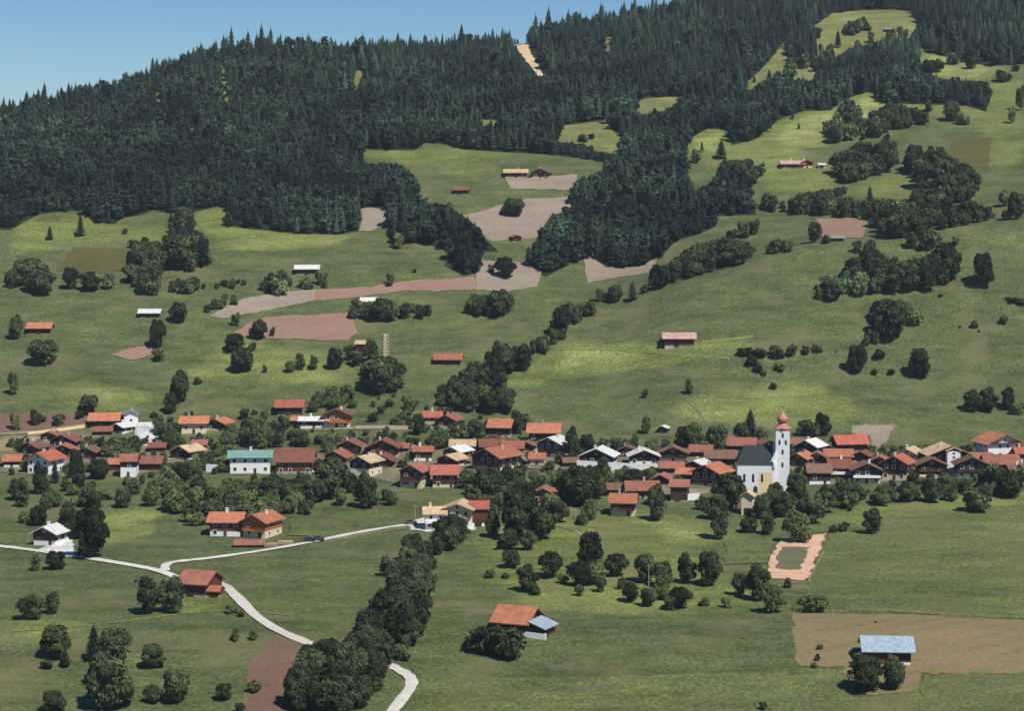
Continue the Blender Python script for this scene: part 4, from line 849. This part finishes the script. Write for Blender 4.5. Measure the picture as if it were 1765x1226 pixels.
T = [
 (86,413,16,26,'c'),(139,407,20,42,'c'),(215,403,9,10,'s'),(230,427,22,14,'s'),(250,420,14,12,'s'),(123,498,26,38,'b'),(154,500,36,30,'b'),(187,498,20,34,'b'),
 (309,556,32,36,'b'),(407,562,16,24,'b'),(272,600,26,50,'b'),(276,622,26,22,'b'),(76,628,50,44,'b'),(28,585,22,42,'b'),(22,682,18,42,'b'),
 (446,585,28,34,'b'),(470,580,10,18,'b'),(406,606,36,30,'b'),(435,605,16,16,'b'),(417,641,40,42,'b'),(456,643,8,14,'s'),(310,694,30,56,'b'),(341,663,14,16,'b'),(296,712,26,34,'b'),
 (672,493,17,22,'b'),(688,429,17,34,'b'),(502,642,20,24,'b'),(516,638,20,30,'b'),(541,637,18,26,'b'),(578,637,26,36,'b'),(601,622,18,30,'b'),(640,626,26,40,'b'),(615,630,28,26,'b'),
 (153,714,34,34,'b'),(61,734,22,30,'b'),(101,734,24,22,'b'),(26,742,22,32,'b'),(137,722,16,14,'s'),(75,728,12,12,'s'),
 (886,371,38,30,'b'),(870,370,18,14,'s'),(870,479,32,36,'b'),(715,470,8,8,'s'),(846,470,12,14,'s'),(1004,244,20,16,'b'),(1020,240,12,10,'s'),
 (1198,281,18,25,'b'),(1243,273,26,36,'c'),(1210,262,9,22,'c'),(1366,205,9,14,'c'),(1377,222,7,12,'c'),(1728,141,30,22,'b'),(1752,122,14,12,'s'),
 (1759,190,16,44,'b'),(1745,212,14,30,'b'),(1638,208,30,34,'b'),(1655,214,24,22,'b'),(1600,192,14,24,'b'),(1666,215,16,16,'b'),(1732,356,20,34,'b'),(1752,378,28,46,'b'),(1737,379,20,20,'b'),
 (1694,495,34,60,'b'),(1648,422,14,14,'s'),(1479,643,32,50,'b'),(1516,618,20,16,'s'),(1506,646,12,10,'s'),(1535,647,12,12,'s'),(1585,650,38,46,'b'),(1679,566,14,14,'s'),(1729,558,16,16,'b'),
 (1745,520,26,8,'s'),(1763,524,18,10,'s'),(1285,613,28,14,'s'),(1308,614,26,16,'s'),(1338,618,26,26,'b'),(1365,613,20,20,'b'),(1388,610,14,14,'s'),(1408,607,18,16,'b'),(1342,638,24,16,'b'),(1296,630,20,16,'s'),(1308,642,16,16,'s'),(1316,648,10,10,'s'),(1334,671,13,11,'s'),
 (1441,607,5,6,'s'),(1655,565,6,6,'s'),(1688,572,6,6,'s'),(1621,512,9,7,'s'),
 (1187,679,15,27,'b'),(1112,686,13,17,'b'),(1674,710,28,38,'b'),(1703,708,30,38,'b'),(1738,706,24,36,'b'),(1754,714,28,22,'b'),
 (1293,764,36,66,'c'),(1278,768,26,40,'b'),(1312,762,22,30,'b'),(1390,752,28,28,'b'),(1418,752,28,38,'b'),(1406,756,16,22,'l'),(1236,772,34,40,'b'),(1180,770,30,34,'b'),(1196,772,30,44,'l'),(1114,748,18,32,'l'),
 (985,792,22,56,'b'),(1012,782,26,34,'b'),(1062,778,26,26,'b'),(1090,776,20,22,'b'),(1040,770,16,16,'l'),(1095,762,12,16,'l'),(1128,770,14,16,'b'),(1146,772,12,16,'l'),
 (758,775,28,42,'l'),(892,748,28,40,'b'),(905,740,24,26,'l'),(820,756,30,30,'b'),(800,756,26,28,'b'),(840,770,30,24,'b'),(722,750,22,36,'b'),(782,752,20,26,'b'),
 (132,842,28,66,'b'),(172,826,32,34,'b'),(162,815,20,30,'b'),(95,833,20,44,'c'),(68,852,28,50,'b'),(30,862,32,36,'b'),(84,868,28,26,'b'),(150,872,38,32,'b'),(212,876,30,36,'b'),(66,906,30,34,'b'),(42,902,24,24,'b'),
 (160,963,56,88,'b'),(120,930,38,60,'b'),(60,984,20,34,'b'),(95,982,34,32,'b'),(52,1068,42,42,'b'),(91,1059,26,36,'b'),(256,1059,42,64,'b'),(298,1056,42,62,'b'),
 (97,1134,54,52,'b'),(114,1151,20,24,'s'),(82,1153,22,16,'s'),(162,1139,36,68,'c'),(200,1146,54,66,'b'),(172,1180,40,60,'b'),(190,1224,76,96,'b'),(264,1151,42,38,'b'),(303,1213,46,60,'b'),(263,1213,28,32,'b'),(385,1208,28,30,'b'),(92,1228,40,38,'b'),(412,1230,18,22,'b'),
 (405,1106,16,22,'l'),(436,1104,14,18,'l'),(440,1194,24,22,'s'),(400,1058,22,16,'l'),(414,1064,14,12,'s'),(235,1004,8,6,'s'),
 (632,876,36,60,'b'),(570,856,62,66,'b'),(545,866,40,40,'b'),(600,850,30,36,'b'),(470,858,40,40,'b'),(344,868,34,46,'b'),(316,838,34,40,'b'),(290,846,34,40,'l'),(500,872,36,40,'b'),(520,850,30,34,'b'),
 (1135,898,32,54,'b'),(1130,870,30,36,'l'),(1242,930,34,62,'b'),(1234,896,40,44,'l'),(1258,880,50,64,'b'),(1290,918,30,26,'b'),(1325,922,26,40,'b'),(1312,895,28,40,'b'),(1376,936,44,54,'l'),(1400,902,34,40,'b'),(1350,892,30,44,'b'),(1335,862,24,30,'l'),(1372,860,34,44,'b'),
 (1505,921,34,42,'b'),(1680,883,44,40,'b'),(1452,915,26,16,'b'),(1436,918,16,12,'s'),(1465,882,10,12,'s'),(1445,872,36,40,'b'),(1470,868,36,34,'b'),(1420,868,26,30,'b'),(1565,866,34,36,'b'),(1530,866,28,30,'b'),(1605,866,36,46,'b'),(1630,852,34,34,'b'),(1655,850,26,26,'b'),(1715,850,46,50,'b'),(1745,858,44,46,'b'),(1700,842,30,34,'b'),(1510,868,24,26,'b'),(1590,850,24,26,'l'),(1761,830,24,30,'b'),(1575,846,26,30,'b'),
 (1000,872,60,70,'b'),(980,862,34,50,'b'),(1030,860,30,46,'b'),(1018,896,32,36,'l'),(1005,905,26,24,'b'),(1040,830,22,40,'b'),(1090,838,30,30,'b'),(1110,832,24,26,'b'),(1165,842,22,24,'b'),
 (877,947,34,34,'b'),(911,949,26,34,'b'),(880,979,32,30,'b'),(669,994,30,34,'b'),(948,996,38,46,'b'),(908,1020,36,44,'b'),(922,1026,20,22,'b'),(845,997,20,16,'l'),(870,998,14,10,'l'),
 (1016,985,46,64,'b'),(998,1012,36,44,'b'),(1028,1008,40,44,'l'),(1062,994,36,40,'b'),(1035,1021,22,28,'b'),(1000,1028,18,22,'b'),(970,1006,18,16,'l'),(1112,1004,36,50,'b'),(1142,1012,34,44,'b'),(1088,1038,32,34,'b'),(1118,1046,28,32,'b'),(1142,1034,30,40,'l'),(1172,1050,36,38,'b'),(1071,1016,14,20,'l'),
 (1182,1006,30,50,'b'),(1225,1011,40,62,'b'),(1215,1045,24,16,'b'),(1252,1048,22,20,'b'),(1276,1027,26,40,'b'),(1307,1035,38,62,'b'),(1330,1057,40,50,'l'),(1358,1014,14,22,'b'),(1401,1056,42,32,'l'),(1154,1052,26,28,'b'),
 (885,932,52,84,'b'),(930,930,54,56,'l'),(850,926,30,44,'l'),(905,900,44,64,'b'),(962,900,34,40,'b'),(845,870,50,66,'b'),(872,862,40,56,'b'),(828,855,34,46,'b'),(890,850,40,40,'l'),(948,880,30,30,'l'),
 (1488,1192,60,62,'b'),(1484,1148,28,24,'b'),(1541,1190,38,50,'b'),(1538,1158,22,30,'l'),(1412,1121,11,11,'s'),(1408,1140,11,13,'s'),(1402,1151,12,8,'s'),(1316,1226,16,16,'s'),(1509,1075,5,6,'s'),
 (1034,520,14,26,'b'),(1060,521,28,28,'b'),(1090,518,22,38,'c'),(1112,504,16,14,'s'),(1046,520,14,18,'b'),
 (1403,418,22,36,'b'),(1424,419,18,14,'s'),(1477,436,18,24,'b'),(1497,440,26,28,'b'),(1280,410,24,30,'b'),(1300,404,22,28,'b'),(1262,412,20,18,'b'),
 (1410,66,15,22,'b'),(1444,82,16,34,'c'),(1478,84,13,18,'b'),(1430,102,12,28,'b'),(1500,74,14,22,'b'),(1536,72,20,24,'b'),(1552,62,14,20,'b'),(1416,100,12,26,'b'),(1460,60,12,12,'s'),(1495,52,20,7,'s'),(1326,134,10,16,'c'),(1362,132,24,26,'b'),(1386,118,24,26,'b'),(1340,136,14,14,'s'),(1300,142,8,14,'c'),(1600,132,26,30,'b'),(1640,110,24,20,'b'),(1560,70,12,22,'b'),(1616,124,22,26,'b'),(1675,118,20,24,'b'),(1508,166,8,12,'s'),
 (1419,350,16,28,'b'),(1499,356,20,40,'c'),(824,1122,50,36,'s'),(850,1128,60,50,'s'),(880,1138,58,56,'s'),(838,1112,46,34,'s'),(866,1116,44,36,'s'),(1130,1135,0,0,'')]
for q in T:
    if q[2]: tree(*q)
# small groves filled with single trees (canopy outlines in photo pixels)
def scatter(P, gap, hm, kinds, wf=(.75,1.1), top=.85, skip=True, jit=.45, inside=True):
    """world-space jittered grid over the outline; returns base points with height (m) and width (m)"""
    W_ = [p2w(x, y) for x, y in densify(P, 40)]; Y0 = max(p[1] for p in P)
    x0 = min(p.x for p in W_)-5; x1 = max(p.x for p in W_)+5; y0 = min(p.y for p in W_)-5; y1 = max(p.y for p in W_)+5
    out = []
    y = y0; row = 0
    while y < y1:
        x = x0+(row % 2)*gap/2
        while x < x1:
            a = x+random.uniform(-jit, jit)*gap; b = y+random.uniform(-jit, jit)*gap; x += gap
            z = float(hgt(np.array(a), np.array(b))); X, Y, s = w2p(a, b, z)
            if not inpoly(np.array(X), np.array(Y), P): continue
            h = random.uniform(*hm)
            ok = False
            for _ in range(5):
                if inpoly(np.array(X), np.array(Y-h*s*top), P) and (not inside or all(inpoly(np.array(X+e_*h*s*.20), np.array(Y-h*s*.4), P) for e_ in (-1,1))): ok = True; break
                h *= .82
            if not ok and inside: continue
            w = h*random.uniform(*wf)
            if skip and any(((a-f[0])**2+(b-f[1])**2 < (f[2]+w*.3)**2) or (b < f[7]+2 and Y > f[6]-2 and X+w*s*.4 > f[3] and X-w*s*.4 < f[5] and Y-h*s < f[6]-5) for f in FOOT): continue
            out.append((a, b, z, X, Y, w, h, s))
        y += gap*.9; row += 1
    return out
GROVES = [
 ([(1450,44),(1490,28),(1504,50),(1462,66)],6,(7,12),'bc'),([(1490,90),(1535,58),(1562,60),(1545,84)],6,(7,12),'bc'),([(1395,105),(1428,78),(1444,100),(1415,122)],6,(7,12),'bbc'),([(1236,300),(1262,272),(1300,286),(1312,308),(1290,330),(1240,318)],6.5,(7,12),'bbc'),
 ([(1415,249),(1419,209),(1439,206),(1453,160),(1463,171),(1477,178),(1484,219),(1494,240)],7,(8,15),'bbc'),
 ([(1487,212),(1501,192),(1535,176),(1569,183),(1597,193),(1593,214),(1545,226),(1508,240),(1487,233)],7,(7,11),'b'),
 ([(1439,298),(1443,264),(1473,252),(1484,248),(1501,264),(1528,231),(1542,247),(1549,288),(1508,308),(1453,324)],7,(8,13),'b'),
 ([(1556,292),(1573,248),(1590,272),(1607,250),(1641,260),(1641,291),(1662,282),(1683,302),(1683,341),(1652,356),(1620,356),(1580,350),(1588,312)],7.5,(9,15),'b'),
 ([(1360,368),(1364,334),(1405,330),(1456,320),(1467,343),(1511,343),(1576,343),(1580,322),(1628,326),(1631,356),(1679,348),(1713,358),(1713,379),(1628,396),(1559,410),(1515,413),(1515,389),(1484,379),(1405,371)],7.5,(6,12),'b'),
 ([(1312,373),(1316,334),(1330,330),(1350,350),(1360,365),(1336,372)],6.5,(7,11),'b'),
 ([(1125,501),(1125,467),(1163,446),(1192,425),(1251,408),(1299,422),(1309,436),(1336,412),(1384,419),(1384,426),(1312,449),(1251,462),(1199,479)],6.5,(6,12),'b'),
 ([(1550,445),(1556,400),(1600,394),(1624,400),(1628,423),(1563,447)],7,(8,14),'b'),
 ([(1405,517),(1405,487),(1419,478),(1436,467),(1456,477),(1463,449),(1494,435),(1508,436),(1549,443),(1563,456),(1590,436),(1624,428),(1641,432),(1655,469),(1655,490),(1600,508),(1473,520)],7,(9,15),'b'),
 ([(1478,598),(1504,566),(1504,540),(1525,517),(1559,520),(1583,526),(1593,551),(1576,568),(1559,554),(1552,585),(1508,596)],6.5,(8,14),'b'),
 ([(281,461),(284,425),(295,395),(290,366),(332,362),(335,395),(350,400),(363,425),(363,460),(322,472)],7,(10,16),'bc'),
 ([(219,500),(230,425),(233,418),(260,415),(277,412),(279,460),(262,463),(284,496),(267,513)],6.5,(9,14),'b'),
 ([(284,508),(288,484),(310,480),(330,482),(345,472),(354,480),(353,502),(310,508)],6,(6,9),'b'),
 ([(361,499),(364,484),(400,482),(432,480),(432,494),(400,499)],5,(4,6),'s'),
 ([(442,494),(460,474),(480,464),(504,482),(510,497),(473,515),(449,513)],6,(6,9),'b'),
 ([(504,502),(504,482),(530,474),(548,466),(569,472),(567,502)],6,(6,9),'b'),
 ([(343,539),(370,513),(394,503),(415,514),(408,529),(350,541)],5.5,(5,7),'b'),
 ([(0,505),(0,466),(20,466),(55,445),(84,475),(84,513),(70,520),(60,508)],7,(9,15),'b'),
 ([(602,549),(607,515),(622,517),(660,519),(683,520),(744,525),(747,552),(649,555)],6.5,(7,11),'b'),
 ([(806,538),(811,504),(840,508),(882,501),(889,546),(840,553)],6.5,(9,13),'b'),
 ([(741,698),(765,650),(803,640),(847,619),(852,586),(871,590),(885,606),(930,580),(950,574),(954,551),(971,528),(1019,515),(1028,539),(1005,553),(981,563),(981,587),(955,596),(950,613),(888,647),(847,676),(882,669),(888,695),(890,722),(871,724),(820,712),(751,712)],6.5,(7,13),'b'),
 ([(621,671),(625,631),(655,622),(666,610),(680,628),(693,631),(698,669),(659,681)],7,(9,14),'b'),
 ([(748,960),(745,925),(755,900),(784,892),(812,905),(815,931),(752,965)],6,(8,12),'b'),
 ([(699,960),(706,923),(730,923),(748,937),(748,982),(741,1046),(720,1112),(706,1142),(665,1150),(648,1190),(614,1235),(580,1245),(498,1235),(500,1158),(530,1108),(560,1108),(600,1118),(607,1114),(617,1066),(641,1049),(675,1022),(682,971)],5.4,(5.5,9),'b'),
]
for P, gap, hm, kinds in GROVES:
    for a, b, z, X, Y, w, h, s in scatter(P, gap*.84, (hm[0]*.7, hm[1]*1.12), kinds, (.62,1.0), skip=False): tree(X, Y, w*s, h*s, random.choice(kinds), (a, b, z))
ORCH = [
 ([(390,700),(470,712),(560,745),(700,745),(700,768),(600,765),(520,775),(400,775),(345,790),(340,750)],7.5,(4.5,8),'bbl'),
 ([(530,690),(560,668),(590,662),(625,680),(610,715),(540,712)],6,(4,7),'bl'),
 ([(700,680),(745,700),(890,725),(900,752),(720,745),(610,720),(640,690)],8,(3.5,6.5),'bl'),
 ([(200,822),(480,830),(540,850),(480,908),(330,908),(270,880),(215,850)],8.5,(5,8.5),'bbl'),
 ([(480,828),(700,845),(700,872),(560,880),(500,900)],12,(4,7),'bbl'),
 ([(250,720),(345,715),(345,770),(280,785)],8,(5,8),'bbl'),
 ([(120,755),(240,755),(240,790),(140,790)],8,(4,7),'b'),
 ([(20,822),(200,830),(200,880),(110,900),(20,905)],13,(4,7),'b'),
 ([(800,808),(1000,815),(990,900),(850,900),(800,865)],8.5,(5,8),'bbl'),
 ([(1300,850),(1480,845),(1765,828),(1765,862),(1560,868),(1400,890),(1310,895)],9,(4.5,7.5),'bbl'),
 ([(980,760),(1260,760),(1260,792),(980,792)],9,(4,7),'bbl'),
 ([(560,755),(980,755),(980,815),(560,812)],6.2,(2.6,5),'bbl'),
 ([(980,775),(1765,765),(1765,840),(980,855)],6.2,(2.6,5),'bbl'),
 ([(20,755),(400,755),(400,825),(20,825)],6.5,(2.8,5.5),'bbl'),
 ([(690,835),(810,835),(800,862),(700,862)],8,(3.5,5.5),'bbl'),
 ([(1200,855),(1280,868),(1270,900),(1210,890)],9,(4,7),'b'),
]
for P, gap, hm, kinds in ORCH:
    for a, b, z, X, Y, w, h, s in scatter(P, gap, hm, kinds, (.8,1.15), inside=False): tree(X, Y, w*s, h*s, random.choice(kinds), (a, b, z))
# spruces standing out on the skyline
xs = 22
while xs < 1130:
    v = (0); 
    # ridge crest at this column: the highest ground row
    den = cp; ys_ = np.arange(1250, 1760, 4.0); xx_ = ys_*(xs-CX)/F*1.0
    Z_ = hgt(xx_, ys_); X_, Y_, s_ = w2p(xx_, ys_, Z_); k = int(np.argmin(Y_)); h = random.choice((6, 8, 9, 10, 12, 14, 17))*random.uniform(.85, 1.1)
    tree(X_[k], Y_[k], h*random.uniform(.36,.58)*s_[k], h*s_[k], 'k', (float(xx_[k]), float(ys_[k]), float(Z_[k])))
    xs += random.choice((5, 6, 8, 14, 22, 40, 52))*random.uniform(.8,1.2)

# the largest 300 broadleaf trees (and every tree of the rarer kinds) are things of their own, the rest one object
big = sorted([q for q in PENDING if q[4] == 'b'], key=lambda q: -q[2]*q[3]*(1.6 if q[6] else 1))
def size_(q): return -q[2]*q[3]*(1.6 if q[6] else 1)
low = sorted([q for q in PENDING if q[4] == 's'], key=size_); light = sorted([q for q in PENDING if q[4] == 'l'], key=size_)
REST = big[290:]+low[285:]+light[285:]
for q in big[:290]+low[:285]+light[:285]+[q for q in PENDING if q[4] in 'ck']:
    grow(q[0], q[1], q[2], q[3], 'c' if q[4] == 'k' else q[4], q[5])
    if q[4] == 'k': TREES[-1] = TREES[-1][:5]+('k',)

# ------------------------------------------------------------------ the forest as one mass (uncountable)
LITE_B = [broad_crown(np.random.default_rng(200+k), 4, 36, I0, .05, .085) for k in range(8)]
LITE_C = [spruce_crown(np.random.default_rng(220+k), 7, 8) for k in range(6)]
MID_B = [broad_crown(np.random.default_rng(300+k), 7, 110, I0, .03, .068) for k in range(8)]
def mass(name, label, items, mats, LB=None):
    LB = LB or LITE_B
    Vs, Fs, n = [], [], 0; Vc, Fc = [], []
    fl = []; tl = []
    for a, b, z, w, h, k in items:
        v, f = random.choice(LITE_C if k == 'c' else LB); th = random.uniform(0, 6.28); c, s = math.cos(th), math.sin(th)
        P = np.stack([(v[:,0]*c-v[:,1]*s)*w+a, (v[:,0]*s+v[:,1]*c)*w+b, v[:,2]*h+z-.3], 1)
        Vs.append(P); fl.append((f+n, 1 if k == 'c' else 0)); n += len(v)
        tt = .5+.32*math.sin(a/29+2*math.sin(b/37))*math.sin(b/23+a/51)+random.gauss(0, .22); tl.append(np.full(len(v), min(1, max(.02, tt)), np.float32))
    A = [f for f, m_ in fl if m_ == 0]; C_ = [f for f, m_ in fl if m_ == 1]
    FQ = []
    if A: FQ.append((np.concatenate(A), 0))
    if C_: FQ.append((np.concatenate(C_), 1))
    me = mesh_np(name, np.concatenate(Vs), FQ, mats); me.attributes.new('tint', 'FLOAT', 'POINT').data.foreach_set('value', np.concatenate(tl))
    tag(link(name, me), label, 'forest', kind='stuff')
HOLES = [SCAR]+SLIVERS+CLEAR
def crest(X): return np.interp(X, [-300,0,100,350,700,1050,1200,1400], [230,197,175,96,80,40,-5,-60])
items = []
gap = 6.2; nr = 0; y = 1020
while y < 1840:
    x = -.33*y+(nr % 2)*gap/2
    while x < .33*y:
        a = x+random.uniform(-.45,.45)*gap; b = y+random.uniform(-.45,.45)*gap; x += gap
        z = float(hgt(np.array(a), np.array(b))); X, Y, s = w2p(a, b, z)
        if not inpoly(np.array(X), np.array(Y), MAIN): continue
        nz = math.sin(a/23+math.sin(b/31)*2)+math.cos(b/19+a/47)
        h = random.uniform(7.5, 12.5)*(1+.12*nz)
        con = random.random() < min(.85, max(.38, .3+(230-Y)/260))*(1 if X > 560 else .75)+.25*nz*.3
        if Y < crest(X)+26: con = random.random() < .85; h *= random.choice((.55,.65,.75,.9,1.0,1.25))*(1+.25*math.sin(a/37))
        ok = True
        for _ in range(4):
            tp = Y-h*s*.75
            if inpoly(np.array(X), np.array(tp), MAIN) and not any(inpoly(np.array(X), np.array(q_), H_) for H_ in HOLES for q_ in (Y, Y-h*s*.45, tp)): ok = True; break
            ok = False; h *= .75
        if not ok: continue
        items.append((a, b, z, h*random.uniform(.42,.60) if con else h*random.uniform(.7,1.05), h*(random.uniform(1.0,1.45) if con else random.uniform(.85,1.1)), 'c' if con else 'b', X, Y))
    gap = 5.2+max(0, y-1150)/500*1.7; y += gap*.9; nr += 1
print('forest trees', len(items))
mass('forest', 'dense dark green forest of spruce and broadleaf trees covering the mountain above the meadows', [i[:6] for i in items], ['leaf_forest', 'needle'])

mass('woodland', 'smaller dark broadleaf trees massed in the gully woods, hedges and village gardens',
     [(q[5].x, q[5].y, q[5].z, q[2]/w2p(*q[5])[2], q[3]/w2p(*q[5])[2], 'b') for q in REST], ['leaf', 'needle'], MID_B)

# ------------------------------------------------------------------ labels of the trees: kind, size and the nearest landmark
LM = [('red onion-domed church',1310,790),('narrow cream chapel',1287,880),('blue roofed barn',1531,1130),('lone orange barn with blue annexe',886,1075),('barn at the road bend',334,1012),
 ('orange roofed chalet pair',412,905),('chalet by the white forecourt',77,925),('villa at the road end',780,890),('green roofed white house',431,800),('big rust roofed barn',507,795),
 ('bright orange chalet',580,718),('white quarry bank',253,750),('white gabled house',66,800),('long cream house',334,732),('half-timbered chalet',708,820),('central orange roofed chalet',845,790),
 ('dark red timber chalet',936,855),('white retaining wall',1060,805),('small orange roofed house',1073,870),('lone pale roofed hut',1141,742),('pinkish roofed meadow barn',1171,585),
 ('lattice mast',665,600),('low orange barn left of the gully',772,620),('white roofed barn above the bushes',529,462),('dark white roofed hay barn',257,540),('orange roofed barn at left edge',67,566),
 ('upper farm',910,298),('rusty hut on the upper meadow',795,328),('tiny red hut',891,410),('upper right farmhouse',1380,282),('pink field on the upper right slope',1455,395),
 ('olive ploughed field',170,448),('red striped field',520,565),('pinkish garden plot',1375,965),('striped brown field',1650,1110),('ploughed brown strip at the bottom',465,1160),
 ('white stair tower',1640,800),('large white house at right edge',1735,775),('pink field behind the village',1505,750),('landslip scar',910,95),('highest right clearing',1480,60),
 ('lower road fork',285,980),('olive patch at upper right',1672,262),('pink field left of the gully wood',875,478),('pale pink field beside the gully',1065,465),('branch road',600,925),
 ('square tan roofed hut',623,598),('upper lane wall',660,738),('dark barn on the slope',499,705),('bare big meadow spur',1250,520)]
KW = {'b':('broadleaf tree','tree'),'l':('pale green fruit tree','tree'),'c':('spruce','tree'),'s':('dark bush','bush'),'k':('spruce on the skyline','tree')}
ORD = ['first','second','third','fourth','fifth','sixth','seventh','eighth','ninth','tenth','eleventh','twelfth','thirteenth','fourteenth','fifteenth','sixteenth','seventeenth','eighteenth','nineteenth','twentieth']
def ordw(i):
    if i < 20: return ORD[i]
    return f'{i+1}{"th" if 10 < (i+1) % 100 < 14 else {1:"st",2:"nd",3:"rd"}.get((i+1) % 10, "th")}'
bk = {}
for q in TREES:
    o, X, Y, Wp, Hp, k = q
    if k == 'k': bk.setdefault('spruce on the ridge against the sky', []).append(q); continue
    n, lx, ly = min(LM, key=lambda m_: math.hypot(m_[1]-X, (m_[2]-Y)*1.3)); yc = Y-Hp/2
    dx, dy = X-lx, yc-ly
    rel = ('right of' if dx > 0 else 'left of') if abs(dx) > abs(dy)*1.2 else ('below' if dy > 0 else 'above')
    size = 'large' if Hp > 48 else 'small' if Hp < 26 else 'mid-sized'
    shp = 'tall' if Hp > 1.45*Wp else 'broad' if Wp > 1.05*Hp else 'round'
    if k == 'c': base = f'{size} dark spruce {rel} the {n}'
    elif k == 's': base = f'{"low" if Wp > Hp*1.3 else "small"} dark bush {rel} the {n}'
    else: base = f'{size} {shp} {KW[k][0]} {rel} the {n}'
    bk.setdefault(base, []).append(q)
for base, L in bk.items():
    L.sort(key=lambda q: q[1])
    for i, q in enumerate(L):
        o, k = q[0], q[5]
        lb = base if len(L) == 1 else f'{base}, {ordw(i)} from left'
        if len(lb.split()) > 16: lb = ' '.join(w_ for w_ in lb.split() if w_ not in ('the',))
        tag(o, lb, KW[k][1], {'b':'broadleaf trees of the slopes and village','l':'pale fruit trees around the village','c':'single spruces on the meadows','s':'bushes on the meadows','k':'spruces along the skyline'}[k])
from collections import Counter
print(Counter(q[5] for q in TREES))

# ------------------------------------------------------------------ thin summer haze
m = bpy.data.materials.new('haze'); m.use_nodes = True; t = m.node_tree; t.nodes.clear()
ou = t.nodes.new('ShaderNodeOutputMaterial'); pv = t.nodes.new('ShaderNodeVolumePrincipled'); pv.inputs['Color'].default_value = G(.78,.86,1.0); pv.inputs['Density'].default_value = .000045
t.links.new(pv.outputs[0], ou.inputs['Volume']); MATS['haze'] = m
zlo, zhi = float(HZ.min())-1, max(float(HZ.max()), 5)+45
tag(MB().box(GX[0]-5, GY[0]-5, zlo, GX[-1]+5, GY[-1]+5, zhi).obj('haze', 'haze'), 'thin bluish summer haze over the valley', 'haze', kind='stuff')
